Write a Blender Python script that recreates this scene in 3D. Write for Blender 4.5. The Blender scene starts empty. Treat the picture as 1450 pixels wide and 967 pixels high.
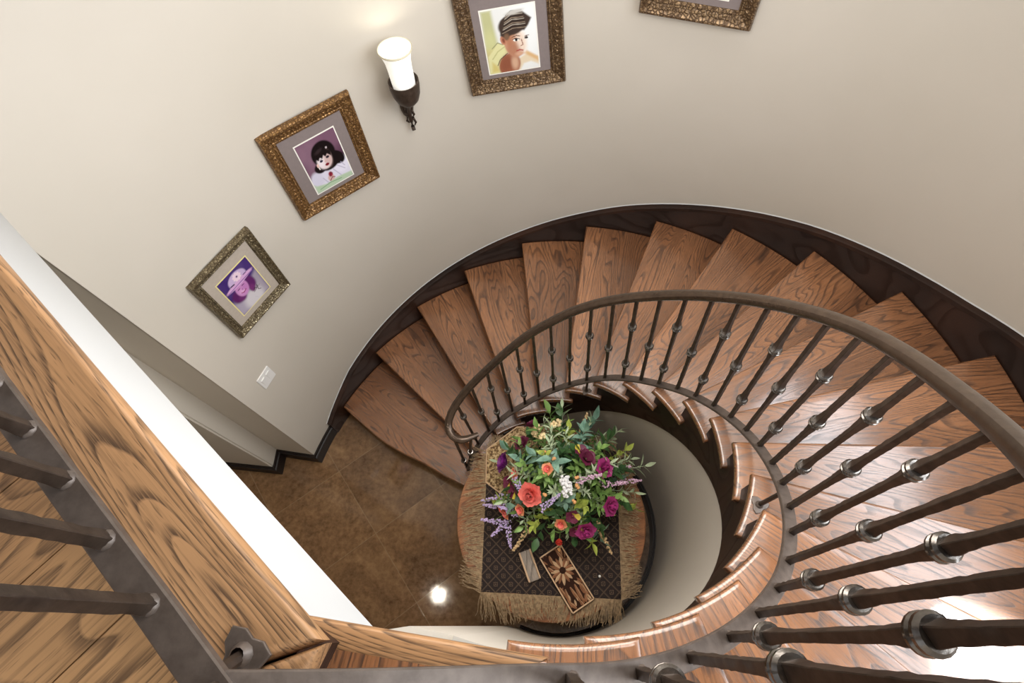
import bpy, bmesh, math, random
import numpy as np
from mathutils import Vector, Matrix
random.seed(7)
R_ = math.radians
scene = bpy.context.scene
COL = scene.collection

# ------------------------------------------------------------------ stair constants
H = 0.178                      # riser height
TH0, DTH = 166.785, 13.8985    # angle of riser zero and angle per tread (degrees, falling)
RI = 0.65
_RW = [(-112, 1.957), (12, 1.957), (54, 1.947), (95, 1.937), (109, 1.933), (122, 1.922), (137, 1.910), (150, 1.900), (165, 1.900)]
def RW(t): return float(np.interp(t, [a for a, b in _RW], [b for a, b in _RW]))      # radius of the outer wall
def RO(t): return RW(t) - .030                                                        # outer end of the treads
IN = {3: (0.6636, 125.67), 4: (0.6500, 111.85), 5: (0.6523, 98.18), 6: (0.6490, 83.94), 7: (0.6536, 69.92), 8: (0.6518, 55.95), 9: (0.6400, 41.33), 10: (0.6529, 27.46), 11: (0.6526, 13.70), 12: (0.6503, -0.30), 13: (0.6551, -14.80), 14: (0.6650, -28.53), 15: (0.6588, -42.13), 16: (0.6472, -55.52), 17: (0.6459, -69.67), 18: (0.6491, -82.88)}
RE = {3: (0.6493, 106.71), 4: (0.6430, 93.09), 5: (0.6515, 79.20), 6: (0.6524, 64.41), 8: (0.6420, 37.07), 9: (0.6461, 22.70), 10: (0.6553, 9.14), 11: (0.6497, -4.95), 12: (0.6514, -19.61), 13: (0.6543, -33.90), 14: (0.6504, -47.35), 15: (0.6400, -61.49), 16: (0.6409, -75.55), 17: (0.6457, -90.17), 18: (0.6629, -102.01)}
LAND = 20 * H
def pitch(t): return H * (TH0 - t) / DTH
def pol(r, t, z=0.0): return Vector((r * math.cos(R_(t)), r * math.sin(R_(t)), z))
_RT = [(-130, .69), (-97, .69), (-85, .69), (-75, .69), (-65, .695), (-57, .70), (-48, .708), (-35, .708), (-20, .706), (-10, .703), (0, .699),
       (10, .693), (20, .688), (30, .683), (39, .677), (48, .674), (58, .674), (77, .671), (90, .672), (107, .676), (120, .69), (130, .70), (148, .715), (180, .73)]
def rail_r(t): return float(np.interp(t, [a for a, b in _RT], [b for a, b in _RT]))

# ------------------------------------------------------------------ materials
def new_mat(name):
    m = bpy.data.materials.new(name); m.use_nodes = True
    nt = m.node_tree; nt.nodes.clear()
    out = nt.nodes.new('ShaderNodeOutputMaterial'); b = nt.nodes.new('ShaderNodeBsdfPrincipled')
    nt.links.new(b.outputs[0], out.inputs[0])
    return m, nt, b
def srgb(r, g, b):
    f = lambda c: (c / 255 / 12.92) if c / 255 <= .04045 else ((c / 255 + .055) / 1.055) ** 2.4
    return (f(r), f(g), f(b), 1)
def N(nt, t, **kw):
    n = nt.nodes.new(t)
    for k, v in kw.items(): setattr(n, k, v)
    return n
def math_(nt, op, a, b=None, c=None):
    n = N(nt, 'ShaderNodeMath', operation=op)
    for i, v in enumerate((a, b, c)):
        if v is None: continue
        if isinstance(v, (int, float)): n.inputs[i].default_value = v
        else: nt.links.new(v, n.inputs[i])
    return n.outputs[0]
def mixc(nt, f, a, b, mode='MIX'):
    n = N(nt, 'ShaderNodeMix', data_type='RGBA', blend_type=mode)
    for i, v in ((0, f), (6, a), (7, b)):
        if isinstance(v, (int, float)): n.inputs[i].default_value = v
        elif isinstance(v, tuple): n.inputs[i].default_value = v
        else: nt.links.new(v, n.inputs[i])
    return n.outputs[2]
def noise(nt, vec, scale, detail=2, rough=.5, dist=0):
    n = N(nt, 'ShaderNodeTexNoise'); n.inputs['Scale'].default_value = scale; n.inputs['Detail'].default_value = detail
    n.inputs['Roughness'].default_value = rough; n.inputs['Distortion'].default_value = dist
    if vec is not None: nt.links.new(vec, n.inputs['Vector'])
    return n.outputs[0]
def ramp(nt, v, stops):
    n = N(nt, 'ShaderNodeValToRGB'); e = n.color_ramp.elements
    while len(e) < len(stops): e.new(.5)
    for i, (p, c) in enumerate(stops):
        e[i].position = p; e[i].color = c if isinstance(c, tuple) else (c, c, c, 1)
    nt.links.new(v, n.inputs[0]); return n.outputs[0]
def vscale(nt, vec, s):
    n = N(nt, 'ShaderNodeVectorMath', operation='MULTIPLY'); nt.links.new(vec, n.inputs[0]); n.inputs[1].default_value = s
    return n.outputs[0]
def bump(nt, b, h, strength, dist=.002):
    n = N(nt, 'ShaderNodeBump'); n.inputs['Strength'].default_value = strength; n.inputs['Distance'].default_value = dist
    nt.links.new(h, n.inputs['Height']); nt.links.new(n.outputs[0], b.inputs['Normal'])
def plain(name, col, rough=.5, metal=0.0, spec=.5, nscale=0, namt=.15, bmp=0):
    m, nt, b = new_mat(name)
    b.inputs['Roughness'].default_value = rough; b.inputs['Metallic'].default_value = metal; b.inputs['Specular IOR Level'].default_value = spec
    if nscale:
        tc = N(nt, 'ShaderNodeTexCoord'); n = noise(nt, tc.outputs['Object'], nscale, 3)
        d = tuple(c * (1 - namt) for c in col[:3]) + (1,); l = tuple(min(1, c * (1 + namt)) for c in col[:3]) + (1,)
        nt.links.new(ramp(nt, n, [(.3, d), (.7, l)]), b.inputs['Base Color'])
        if bmp: bump(nt, b, n, bmp)
    else: b.inputs['Base Color'].default_value = col
    return m
def wood(name, light, mid, dark, rings=9, rough=.34, ringamt=.72, poreamt=.55, along=1.0, across=6.2, spec=.5):
    m, nt, b = new_mat(name)
    at = N(nt, 'ShaderNodeAttribute', attribute_name='gc')
    oi = N(nt, 'ShaderNodeObjectInfo')
    off = math_(nt, 'MULTIPLY', oi.outputs['Random'], 37.0)
    va = N(nt, 'ShaderNodeVectorMath', operation='ADD'); nt.links.new(at.outputs['Vector'], va.inputs[0]); nt.links.new(off, va.inputs[1])
    P = va.outputs[0]
    w = noise(nt, vscale(nt, P, (along, across, across)), 1.0, 1.4, .4, .35)
    fr = math_(nt, 'FRACT', math_(nt, 'MULTIPLY', w, float(rings * 2)))
    ring = ramp(nt, fr, [(0.0, 1.0), (.14, .8), (.34, .16), (.93, 0.0), (1.0, .9)])
    pores = ramp(nt, noise(nt, vscale(nt, P, (16, 420, 420)), 1.0, 2, .6), [(.40, 0.0), (.56, 1.0)])
    fib = noise(nt, vscale(nt, P, (5, 210, 210)), 1.0, 2, .6)
    big = noise(nt, vscale(nt, P, (.8, 3, 3)), 1.0, 2)
    base = ramp(nt, big, [(.32, mid), (.68, light)])
    base = mixc(nt, math_(nt, 'MULTIPLY', ramp(nt, fib, [(.48, 0.0), (.72, 1.0)]), .42), base, dark)
    f = math_(nt, 'MULTIPLY', ring, math_(nt, 'ADD', 1 - poreamt, math_(nt, 'MULTIPLY', pores, poreamt)))
    dash = ramp(nt, noise(nt, vscale(nt, P, (22, 300, 300)), 1.0, 1, .5), [(.60, 0.0), (.70, 1.0)])
    f = math_(nt, 'MAXIMUM', f, math_(nt, 'MULTIPLY', dash, .62))
    col = mixc(nt, math_(nt, 'MULTIPLY', f, ringamt), base, dark)
    nt.links.new(col, b.inputs['Base Color'])
    b.inputs['Specular IOR Level'].default_value = spec
    if spec > .9: b.inputs['Coat Weight'].default_value = .7; b.inputs['Coat Roughness'].default_value = .2
    nt.links.new(ramp(nt, f, [(0, rough), (1, min(1, rough + .2))]), b.inputs['Roughness'])
    bump(nt, b, math_(nt, 'SUBTRACT', 1.0, f), .15, .0012)
    return m
M = {}
M['tread'] = wood('oak_tread', srgb(172, 118, 80), srgb(126, 83, 54), srgb(28, 15, 10), rings=14, rough=.24, spec=.92, ringamt=.86)
M['oak'] = wood('oak_landing', srgb(200, 154, 110), srgb(172, 128, 87), srgb(46, 30, 21), rings=17, rough=.42, ringamt=.85)
M['plank'] = wood('oak_plank', srgb(198, 154, 108), srgb(172, 128, 86), srgb(56, 36, 23), rings=15, rough=.38)
M['skirt'] = wood('dark_stained_skirt', srgb(56, 33, 22), srgb(34, 20, 14), srgb(16, 10, 8), rings=3, rough=.42, ringamt=.35, spec=.3, across=3.5)
M['base'] = plain('dark_baseboard', srgb(30, 22, 19), .5, spec=.3)
M['tabletop'] = wood('table_wood', srgb(176, 122, 84), srgb(142, 92, 60), srgb(70, 42, 28), rings=6, rough=.3)
M['tabledark'] = plain('table_dark_wood', srgb(52, 34, 25), .35, nscale=9)
def wall_mat():
    m, nt, b = new_mat('wall_plaster'); tc = N(nt, 'ShaderNodeTexCoord')
    n = noise(nt, tc.outputs['Object'], 1.3, 3); f = noise(nt, tc.outputs['Object'], 60, 3)
    nt.links.new(ramp(nt, n, [(.3, srgb(198, 190, 178)), (.7, srgb(204, 196, 185))]), b.inputs['Base Color'])
    b.inputs['Roughness'].default_value = .62; b.inputs['Specular IOR Level'].default_value = .3; bump(nt, b, f, .05, .001); return m
M['wall'] = wall_mat()
M['white'] = plain('white_paint', srgb(196, 197, 198), .6)
M['ceil'] = plain('ceiling_dimmed', srgb(120, 100, 82), .8)  # ceiling out of view, added and kept dark so treads mirror less light
def floor_mat():
    m, nt, b = new_mat('travertine_tile'); tc = N(nt, 'ShaderNodeTexCoord'); P = tc.outputs['Object']
    sx = N(nt, 'ShaderNodeSeparateXYZ'); nt.links.new(P, sx.inputs[0]); x, y = sx.outputs[0], sx.outputs[1]
    u = math_(nt, 'ADD', math_(nt, 'MULTIPLY', x, .806), math_(nt, 'MULTIPLY', y, .592))
    v = math_(nt, 'ADD', math_(nt, 'MULTIPLY', x, -.592), math_(nt, 'MULTIPLY', y, .806))
    T = .575
    uu = math_(nt, 'DIVIDE', math_(nt, 'ADD', u, 1.076 + 10 * T), T); vv = math_(nt, 'DIVIDE', math_(nt, 'ADD', v, -.765 + 10 * T), T)
    fu, fv = math_(nt, 'FRACT', uu), math_(nt, 'FRACT', vv)
    e = lambda q: math_(nt, 'MINIMUM', q, math_(nt, 'SUBTRACT', 1.0, q))
    d = math_(nt, 'MINIMUM', e(fu), e(fv))
    grout = ramp(nt, d, [(.002, 1.0), (.005, 0.0)])
    cid = math_(nt, 'ADD', math_(nt, 'MULTIPLY', math_(nt, 'FLOOR', uu), 7.31), math_(nt, 'MULTIPLY', math_(nt, 'FLOOR', vv), 3.77))
    cb = N(nt, 'ShaderNodeCombineXYZ'); nt.links.new(math_(nt, 'ADD', x, cid), cb.inputs[0]); nt.links.new(math_(nt, 'ADD', y, cid), cb.inputs[1])
    n1 = noise(nt, cb.outputs[0], 3.2, 6, .62, .8); n2 = noise(nt, cb.outputs[0], 26, 5, .65)
    c = ramp(nt, n1, [(.28, srgb(72, 49, 31)), (.5, srgb(122, 90, 60)), (.72, srgb(168, 132, 94))])
    c = mixc(nt, .45, c, ramp(nt, n2, [(.3, srgb(70, 50, 34)), (.7, srgb(160, 128, 94))]))
    wn = N(nt, 'ShaderNodeTexWhiteNoise', noise_dimensions='1D'); nt.links.new(cid, wn.inputs['W'])
    c = mixc(nt, math_(nt, 'MULTIPLY', wn.outputs[0], .3), c, srgb(80, 56, 36))
    c = mixc(nt, math_(nt, 'MULTIPLY', grout, .30), c, srgb(168, 150, 122))
    nt.links.new(c, b.inputs['Base Color'])
    nt.links.new(ramp(nt, n2, [(.3, .05), (.7, .10)]), b.inputs['Roughness'])
    bump(nt, b, math_(nt, 'SUBTRACT', n2, math_(nt, 'MULTIPLY', grout, .6)), .08, .002); return m
M['floor'] = floor_mat()
def iron(name, c1, c2, rough=.45, metal=.6, carve=0):
    m, nt, b = new_mat(name); tc = N(nt, 'ShaderNodeTexCoord')
    n = noise(nt, tc.outputs['Object'], 45, 4, .6)
    nt.links.new(ramp(nt, n, [(.3, c1), (.7, c2)]), b.inputs['Base Color'])
    b.inputs['Roughness'].default_value = rough; b.inputs['Metallic'].default_value = metal
    if carve:
        v = N(nt, 'ShaderNodeTexVoronoi', feature='DISTANCE_TO_EDGE'); v.inputs['Scale'].default_value = carve; nt.links.new(tc.outputs['Object'], v.inputs['Vector'])
        g = ramp(nt, v.outputs[0], [(.0, 0.0), (.22, 1.0)]); dk = tuple(q * .8 for q in c1[:3]) + (1,)
        nt.links.new(mixc(nt, g, dk, ramp(nt, n, [(.3, c1), (.7, c2)])), b.inputs['Base Color']); bump(nt, b, g, .55, .003)
    else: bump(nt, b, n, .25, .002)
    return m
M['iron'] = iron('bronze_iron', srgb(54, 43, 36), srgb(82, 68, 58), .45, .45)
M['shoe'] = iron('bottom_bar_iron', srgb(92, 81, 74), srgb(114, 102, 94), .42, .4)
M['rail'] = iron('handrail_iron', srgb(66, 52, 42), srgb(84, 68, 55), .27, .5)
M['pewter'] = iron('pewter_collar', srgb(92, 86, 82), srgb(140, 134, 128), .2, .9)
M['bright'] = plain('raw_steel', srgb(200, 195, 190), .3, .8)
M['frame_gold'] = iron('antique_gold', srgb(104, 72, 40), srgb(176, 136, 86), .34, .5, 60)
M['frame_silver'] = iron('antique_silver_gold', srgb(86, 72, 52), srgb(168, 154, 122), .34, .5, 85)
M['frame_bronze'] = iron('carved_bronze', srgb(84, 62, 42), srgb(160, 132, 98), .36, .5, 62)
M['frame_dark'] = plain('frame_dark_wood', srgb(44, 28, 18), .4)
M['mat_grey'] = plain('mat_grey', srgb(128, 116, 114), .8, nscale=60, namt=.04)
M['mat_beige'] = plain('mat_beige', srgb(176, 164, 152), .8, nscale=60, namt=.04)
M['mat_white'] = plain('mat_white', srgb(238, 234, 226), .8)
M['mat_cream'] = plain('mat_cream', srgb(226, 214, 150), .8)
def photo_mat():
    m, nt, b = new_mat('photo_print'); a = N(nt, 'ShaderNodeAttribute', attribute_name='pic')
    nt.links.new(a.outputs['Color'], b.inputs['Base Color']); b.inputs['Roughness'].default_value = .4; b.inputs['Specular IOR Level'].default_value = .25; return m
M['photo'] = photo_mat()
M['plastic'] = plain('white_plastic', srgb(232, 230, 228), .35)
def leafm(name, a, b_, rough=.45):
    m, nt, b = new_mat(name); tc = N(nt, 'ShaderNodeTexCoord'); oi = N(nt, 'ShaderNodeObjectInfo')
    n = noise(nt, tc.outputs['Object'], 22, 2)
    nt.links.new(mixc(nt, math_(nt, 'MULTIPLY', oi.outputs['Random'], .5), ramp(nt, n, [(.3, a), (.7, b_)]), b_), b.inputs['Base Color'])
    b.inputs['Roughness'].default_value = rough; return m
M['leaf_green'] = leafm('leaf_green', srgb(74, 120, 54), srgb(156, 190, 108))
M['leaf_teal'] = leafm('leaf_teal', srgb(74, 118, 102), srgb(150, 186, 164))
M['leaf_sage'] = leafm('leaf_sage', srgb(152, 176, 130), srgb(216, 228, 198))
M['leaf_lime'] = leafm('leaf_lime', srgb(140, 162, 56), srgb(196, 208, 104))
M['leaf_dark'] = leafm('leaf_dark', srgb(34, 64, 38), srgb(78, 116, 66))
for n_, c_ in dict(purple=(120, 36, 120), burgundy=(104, 32, 62), magenta=(176, 58, 128), coral=(232, 116, 106), peach=(234, 160, 118), whitep=(244, 242, 246),
                   lavender=(200, 178, 222), cream=(244, 214, 164), wheat=(206, 174, 130), yellow=(224, 204, 84), red=(214, 66, 52), berry=(230, 168, 110), pink=(226, 186, 214)).items():
    M[n_] = plain('petal_' + n_, srgb(*c_), .55, nscale=30, namt=.18)
M['stem'] = plain('stem_green', srgb(92, 112, 56), .6)
M['vase'] = plain('vase_ceramic', srgb(60, 44, 34), .35, nscale=8)
def cloth_mat():
    m, nt, b = new_mat('woven_cloth'); tc = N(nt, 'ShaderNodeTexCoord'); sx = N(nt, 'ShaderNodeSeparateXYZ'); nt.links.new(tc.outputs['Object'], sx.inputs[0])
    x, y = sx.outputs[0], sx.outputs[1]
    S = 1 / .062
    def tri(q): return math_(nt, 'PINGPONG', q, .5)
    u = math_(nt, 'MULTIPLY', math_(nt, 'ADD', x, y), S * .7071 ** 1); v = math_(nt, 'MULTIPLY', math_(nt, 'SUBTRACT', x, y), S * .7071)
    fu, fv = math_(nt, 'ABSOLUTE', math_(nt, 'SUBTRACT', math_(nt, 'FRACT', math_(nt, 'ADD', u, 40)), .5)), math_(nt, 'ABSOLUTE', math_(nt, 'SUBTRACT', math_(nt, 'FRACT', math_(nt, 'ADD', v, 40)), .5))
    lat = math_(nt, 'MAXIMUM', fu, fv)                       # .5 on the lattice lines, 0 at the diamond centre
    line = ramp(nt, lat, [(.43, 0.0), (.455, 1.0)])
    sm = ramp(nt, math_(nt, 'ABSOLUTE', math_(nt, 'SUBTRACT', math_(nt, 'ADD', fu, fv), .22)), [(.02, 1.0), (.045, 0.0)])
    dot = ramp(nt, math_(nt, 'ADD', fu, fv), [(.06, 1.0), (.08, 0.0)])
    brk = ramp(nt, math_(nt, 'FRACT', math_(nt, 'MULTIPLY', math_(nt, 'ADD', math_(nt, 'MULTIPLY', x, 1.0), y), 90.0)), [(.3, .35), (.5, 1.0)])
    f = math_(nt, 'MULTIPLY', math_(nt, 'MAXIMUM', math_(nt, 'MAXIMUM', math_(nt, 'MULTIPLY', line, .55), sm), dot), brk)
    wv = noise(nt, tc.outputs['Object'], 240, 2)
    c = mixc(nt, math_(nt, 'MULTIPLY', f, .48), ramp(nt, wv, [(.3, srgb(22, 13, 12)), (.7, srgb(38, 23, 20))]), srgb(150, 122, 94))
    nt.links.new(c, b.inputs['Base Color']); b.inputs['Roughness'].default_value = .85; bump(nt, b, wv, .4, .002); return m
M['cloth'] = cloth_mat()
M['fringe'] = plain('jute_fringe', srgb(152, 128, 98), .95, nscale=60, namt=.35)
def mat_medallion():
    m, nt, b = new_mat('woven_mat'); tc = N(nt, 'ShaderNodeTexCoord')
    n = noise(nt, tc.outputs['Object'], 70, 3, .7)
    nt.links.new(ramp(nt, n, [(.40, srgb(78, 54, 34)), (.50, srgb(150, 120, 80)), (.60, srgb(206, 182, 140))]), b.inputs['Base Color']); b.inputs['Roughness'].default_value = .9; return m
M['placemat'] = mat_medallion()
M['carve_dark'] = plain('carved_wood_dark', srgb(50, 28, 18), .75, nscale=30, spec=.15)
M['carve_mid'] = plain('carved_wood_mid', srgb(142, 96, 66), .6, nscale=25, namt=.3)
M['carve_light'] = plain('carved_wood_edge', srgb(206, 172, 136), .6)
M['block'] = wood('weathered_wood', srgb(150, 132, 110), srgb(110, 92, 74), srgb(46, 36, 30), rings=7)
M['speck_white'] = plain('white_speck', srgb(245, 243, 238), .2)

# ------------------------------------------------------------------ helpers
def wloc(p):
    v = Vector((0, 0, 0))
    while p is not None: v += Vector(p.location); p = p.parent
    return v
def obj(name, bm, mat, parent=None, grain=None, smooth=True, angle=35, origin=None):
    """links a bmesh built in world coordinates as one mesh object; grain = (origin, direction) for wood"""
    me = bpy.data.meshes.new(name)
    bmesh.ops.recalc_face_normals(bm, faces=bm.faces[:])
    if smooth:
        ca = math.radians(angle)
        for f in bm.faces: f.smooth = True
        for e in bm.edges:
            if len(e.link_faces) == 2 and e.calc_face_angle(0) > ca: e.smooth = False
    off = wloc(parent) if parent is not None else Vector((0, 0, 0))
    if origin is not None: off = Vector(origin)
    if grain:
        o, d = Vector(grain[0]), Vector(grain[1]); d.z = 0; d.normalize(); p = Vector((-d.y, d.x, 0))
        vals = []
        for v in bm.verts:
            q = v.co - o; vals += [q.dot(d), q.dot(p), q.z]
    for v in bm.verts: v.co -= off
    bm.to_mesh(me); bm.free()
    if grain:
        at = me.attributes.new('gc', 'FLOAT_VECTOR', 'POINT'); at.data.foreach_set('vector', vals)
    for m in (mat if isinstance(mat, (list, tuple)) else [mat]): me.materials.append(m)
    o = bpy.data.objects.new(name, me); COL.objects.link(o)
    if parent is not None:
        o.parent = parent; o.location = off - wloc(parent) if origin is not None else (0, 0, 0)
    else: o.location = off
    return o
def struct(name, bm, mat, label=None, **k):
    o = obj(name, bm, mat, **k); o['kind'] = 'structure'; o['label'] = label or name.replace('_', ' '); o['category'] = name.split('_')[0]; return o
def thing(name, label, cat, loc, group=None):
    o = bpy.data.objects.new(name, None); o.empty_display_size = .05; COL.objects.link(o); o.location = loc
    o['label'] = label; o['category'] = cat
    if group: o['group'] = group
    return o
def tag(o, label, cat, group=None):
    o['label'] = label; o['category'] = cat
    if group: o['group'] = group
    return o
def ring_loft(bm, rings, closed=True, cap=True, mat=0):
    """rings: list of lists of Vectors (same length)"""
    vs = [[bm.verts.new(p) for p in r] for r in rings]; n = len(rings[0])
    for a, b in zip(vs[:-1], vs[1:]):
        for i in range(n if closed else n - 1):
            j = (i + 1) % n
            f = bm.faces.new((a[i], a[j], b[j], b[i])); f.material_index = mat
    if cap and closed:
        bm.faces.new(vs[0]).material_index = mat; bm.faces.new(vs[-1][::-1]).material_index = mat
    return vs
def sweep(bm, path, prof, side=None, cap=True, scale=None, mat=0):
    """prof: list of (s, u) offsets along side and up vectors; side: function i -> side Vector or None (horizontal normal)"""
    rings = []; n = len(path)
    for i, p in enumerate(path):
        t = (path[min(i + 1, n - 1)] - path[max(i - 1, 0)]).normalized()
        s = side(i) if side else t.cross(Vector((0, 0, 1)))
        if s.length < 1e-4: s = Vector((1, 0, 0))
        s = (s - t * s.dot(t)).normalized(); u = s.cross(t)
        k = scale(i) if scale else 1
        rings.append([p + s * a * k + u * b * k for a, b in prof])
    return ring_loft(bm, rings, True, cap, mat)
def circ(r, n=8, ph=0): return [(r * math.cos(2 * math.pi * i / n + ph), r * math.sin(2 * math.pi * i / n + ph)) for i in range(n)]
def tube(bm, path, r, n=8, scale=None, mat=0): return sweep(bm, [Vector(p) for p in path], circ(r, n), None, True, scale, mat)
def box(bm, c, s, rot=None, mat=0):
    c = Vector(c); vs = []
    for x in (-1, 1):
        for y in (-1, 1):
            for z in (-1, 1):
                v = Vector((x * s[0] / 2, y * s[1] / 2, z * s[2] / 2)); vs.append(bm.verts.new((rot @ v if rot else v) + c))
    for f in ((0, 1, 3, 2), (4, 6, 7, 5), (0, 4, 5, 1), (2, 3, 7, 6), (0, 2, 6, 4), (1, 5, 7, 3)): bm.faces.new([vs[i] for i in f]).material_index = mat
def lathe(bm, prof, c, n=32, axis=None, mat=0):
    """prof: (r, z) list around the z axis (or a matrix)"""
    c = Vector(c); Mx = axis or Matrix.Identity(3); vs = []
    for r, z in prof:
        vs.append([bm.verts.new(Mx @ Vector((max(r, 1e-5) * math.cos(2 * math.pi * i / n), max(r, 1e-5) * math.sin(2 * math.pi * i / n), z)) + c) for i in range(n)])
    for a, b in zip(vs[:-1], vs[1:]):
        for i in range(n): bm.faces.new((a[i], a[(i + 1) % n], b[(i + 1) % n], b[i])).material_index = mat
    bmesh.ops.remove_doubles(bm, verts=[v for r in vs for v in r], dist=2e-5)
def area(p): return sum(a[0] * b[1] - b[0] * a[1] for a, b in zip(p, p[1:] + p[:1])) / 2
def inset(pts, d):
    n = len(pts); out = []
    for i in range(n):
        a, b, c = Vector(pts[i - 1]), Vector(pts[i]), Vector(pts[(i + 1) % n])
        e1, e2 = (b - a).normalized(), (c - b).normalized()
        n1, n2 = Vector((-e1.y, e1.x)), Vector((-e2.y, e2.x)); m = n1 + n2
        m = m / max(.35, m.length_squared / 2) if m.length > 1e-6 else n1
        out.append(tuple(b + m * d * 1.0))
    return out
def slab(bm, pts, ztop, thick, rnd=.012, mat=0):
    """rounded-edge board from a plan polygon"""
    pts = [tuple(p[:2]) for p in pts]
    if area(pts) < 0: pts = pts[::-1]
    prof = [(rnd, 0), (rnd * .45, -rnd * .12), (rnd * .12, -rnd * .45), (0, -rnd), (0, -thick + rnd), (rnd * .3, -thick + rnd * .3), (rnd, -thick)] if rnd else [(0, 0), (0, -thick)]
    rings = [[Vector((x, y, ztop + z)) for x, y in (inset(pts, i) if i else pts)] for i, z in prof]
    ring_loft(bm, rings, True, True, mat)
def arc(r, a, b, n): return [pol(r(a + (b - a) * i / n) if callable(r) else r, a + (b - a) * i / n) for i in range(n + 1)]
def arcwall(bm, r0, r1, a, b, zb, zt, step=3.0, mat=0):
    """curved wall; zb, zt numbers or functions of the angle"""
    n = max(1, int(round(abs(b - a) / step))); rings = []
    fb = zb if callable(zb) else (lambda t: zb); ft = zt if callable(zt) else (lambda t: zt)
    for i in range(n + 1):
        t = a + (b - a) * i / n
        q0 = r0(t) if callable(r0) else r0; q1 = r1(t) if callable(r1) else r1
        rings.append([pol(q0, t, fb(t)), pol(q1, t, fb(t)), pol(q1, t, ft(t)), pol(q0, t, ft(t))])
    ring_loft(bm, rings, True, True, mat)

# ------------------------------------------------------------------ camera
cam = bpy.data.cameras.new('camera'); co = bpy.data.objects.new('camera', cam); COL.objects.link(co)
co.location = (-0.0691, -0.6279, 4.2478); co.rotation_euler = (R_(26.937), R_(3.3215), 0)
cam.sensor_width = 36; cam.lens = 792.658 * 36 / 1450; cam.clip_start = .02; cam.clip_end = 100
scene.camera = co

# ------------------------------------------------------------------ room shell
ZC = 6.2
bm = bmesh.new(); box(bm, (-.8, 0, -.05), (6.4, 5.0, .1)); struct('floor', bm, M['floor'], 'polished brown stone tile floor laid on the diagonal')
# curved stair wall, with the stepped end at the hall opening
bm = bmesh.new()
arcwall(bm, RW, 2.2, 163.6, 30, 0, ZC, 2.0)
struct('wall_curved', bm, M['wall'], 'curved beige plaster wall around the staircase')
bm = bmesh.new(); arcwall(bm, RW, 2.2, 30, -45, 0, 3.1, 2.0); arcwall(bm, RW, 2.2, 30, -45, 5.6, ZC, 2.0); arcwall(bm, RW, 2.2, -45, -112, 0, ZC, 2.0)
struct('wall_right', bm, M['wall'], 'curved plaster wall with the tall window beside the upper stairs')
bm = bmesh.new()
for t in (29.2, 4.4, -19.6, -44.2): arcwall(bm, 2.0, 2.06, t + .8, t - .8, 3.1, 5.6)
for z in (3.125, 4.35, 5.575): arcwall(bm, 2.005, 2.055, 30, -45, z - .025, z + .025)
struct('window_1', bm, M['white'], 'tall curved white window above the stairs')
bm = bmesh.new(); box(bm, (-.6, 0, ZC + .05), (6.0, 5.2, .1)); struct('ceiling', bm, M['ceil'], 'unseen ceiling above the staircase, darkened to cut tread reflections')
E0 = pol(RW(163.6), 163.6)
stub = [(E0.x, E0.y), (-2.125, .586), (-2.127, .449), (-2.6, .503), (-2.6, 1.0), (-2.115, .63)]
bm = bmesh.new(); ring_loft(bm, [[Vector((x, y, z)) for x, y in stub] for z in (0, ZC)])
bmesh.ops.bevel(bm, geom=[e for e in bm.edges if abs(e.verts[0].co.z - e.verts[1].co.z) > 1 and (e.verts[0].co.xy - Vector((E0.x, E0.y))).length < .01 or (e.verts[0].co.xy - Vector((-2.127, .449))).length < .01 and abs(e.verts[0].co.z - e.verts[1].co.z) > 1], offset=.012, segments=3, affect='EDGES')
struct('wall_left', bm, M['wall'], 'stepped plaster end of the curved wall at the hall opening')
bm = bmesh.new(); box(bm, (-3.7, -.8, 1.6), (.2, 4.0, 3.2)); struct('wall_hall', bm, M['wall'], 'unseen far wall of the hall, added to block outside light')  # hall walls out of view, added to shut outside light out
bm = bmesh.new(); box(bm, (-2.2, -2.45, 1.6), (3.2, .1, 3.2)); struct('wall_back', bm, M['wall'], 'unseen back wall of the hall, added to keep the hall dim')
bm = bmesh.new(); box(bm, (-3.15, 1.05, 1.6), (1.0, .1, 3.2)); struct('wall_side', bm, M['wall'], 'unseen side wall of the hall, added to keep out sky light')
# baseboards
def strip_path(pts, t, h, z0=0):
    bm = bmesh.new(); n = len(pts); rings = []
    P = [Vector(p) for p in pts]
    for i, p in enumerate(P):
        e1 = (P[i] - P[i - 1]).normalized() if i else None; e2 = (P[i + 1] - P[i]).normalized() if i < n - 1 else None
        n1 = Vector((-e1.y, e1.x)) if e1 else None; n2 = Vector((-e2.y, e2.x)) if e2 else None
        m = n1 if n2 is None else n2 if n1 is None else (n1 + n2) / max(.4, (n1 + n2).length_squared / 2)
        q = p + m * t; q2 = p + m * t * .55
        rings.append([Vector((p.x, p.y, z0)), Vector((q.x, q.y, z0)), Vector((q.x, q.y, z0 + h * .82)), Vector((q2.x, q2.y, z0 + h * .86)), Vector((q2.x, q2.y, z0 + h)), Vector((p.x, p.y, z0 + h))])
    ring_loft(bm, rings); return bm
bpath = [tuple(pol(RW(156.2), 156.2 + (163.6 - 156.2) * i / 4).xy) for i in range(5)] + [(-2.125, .586), (-2.127, .449), (-2.6, .503)]
struct('baseboard_left', strip_path(bpath, .022, .14), M['base'], 'dark brown baseboard stepping around the wall end')
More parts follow.
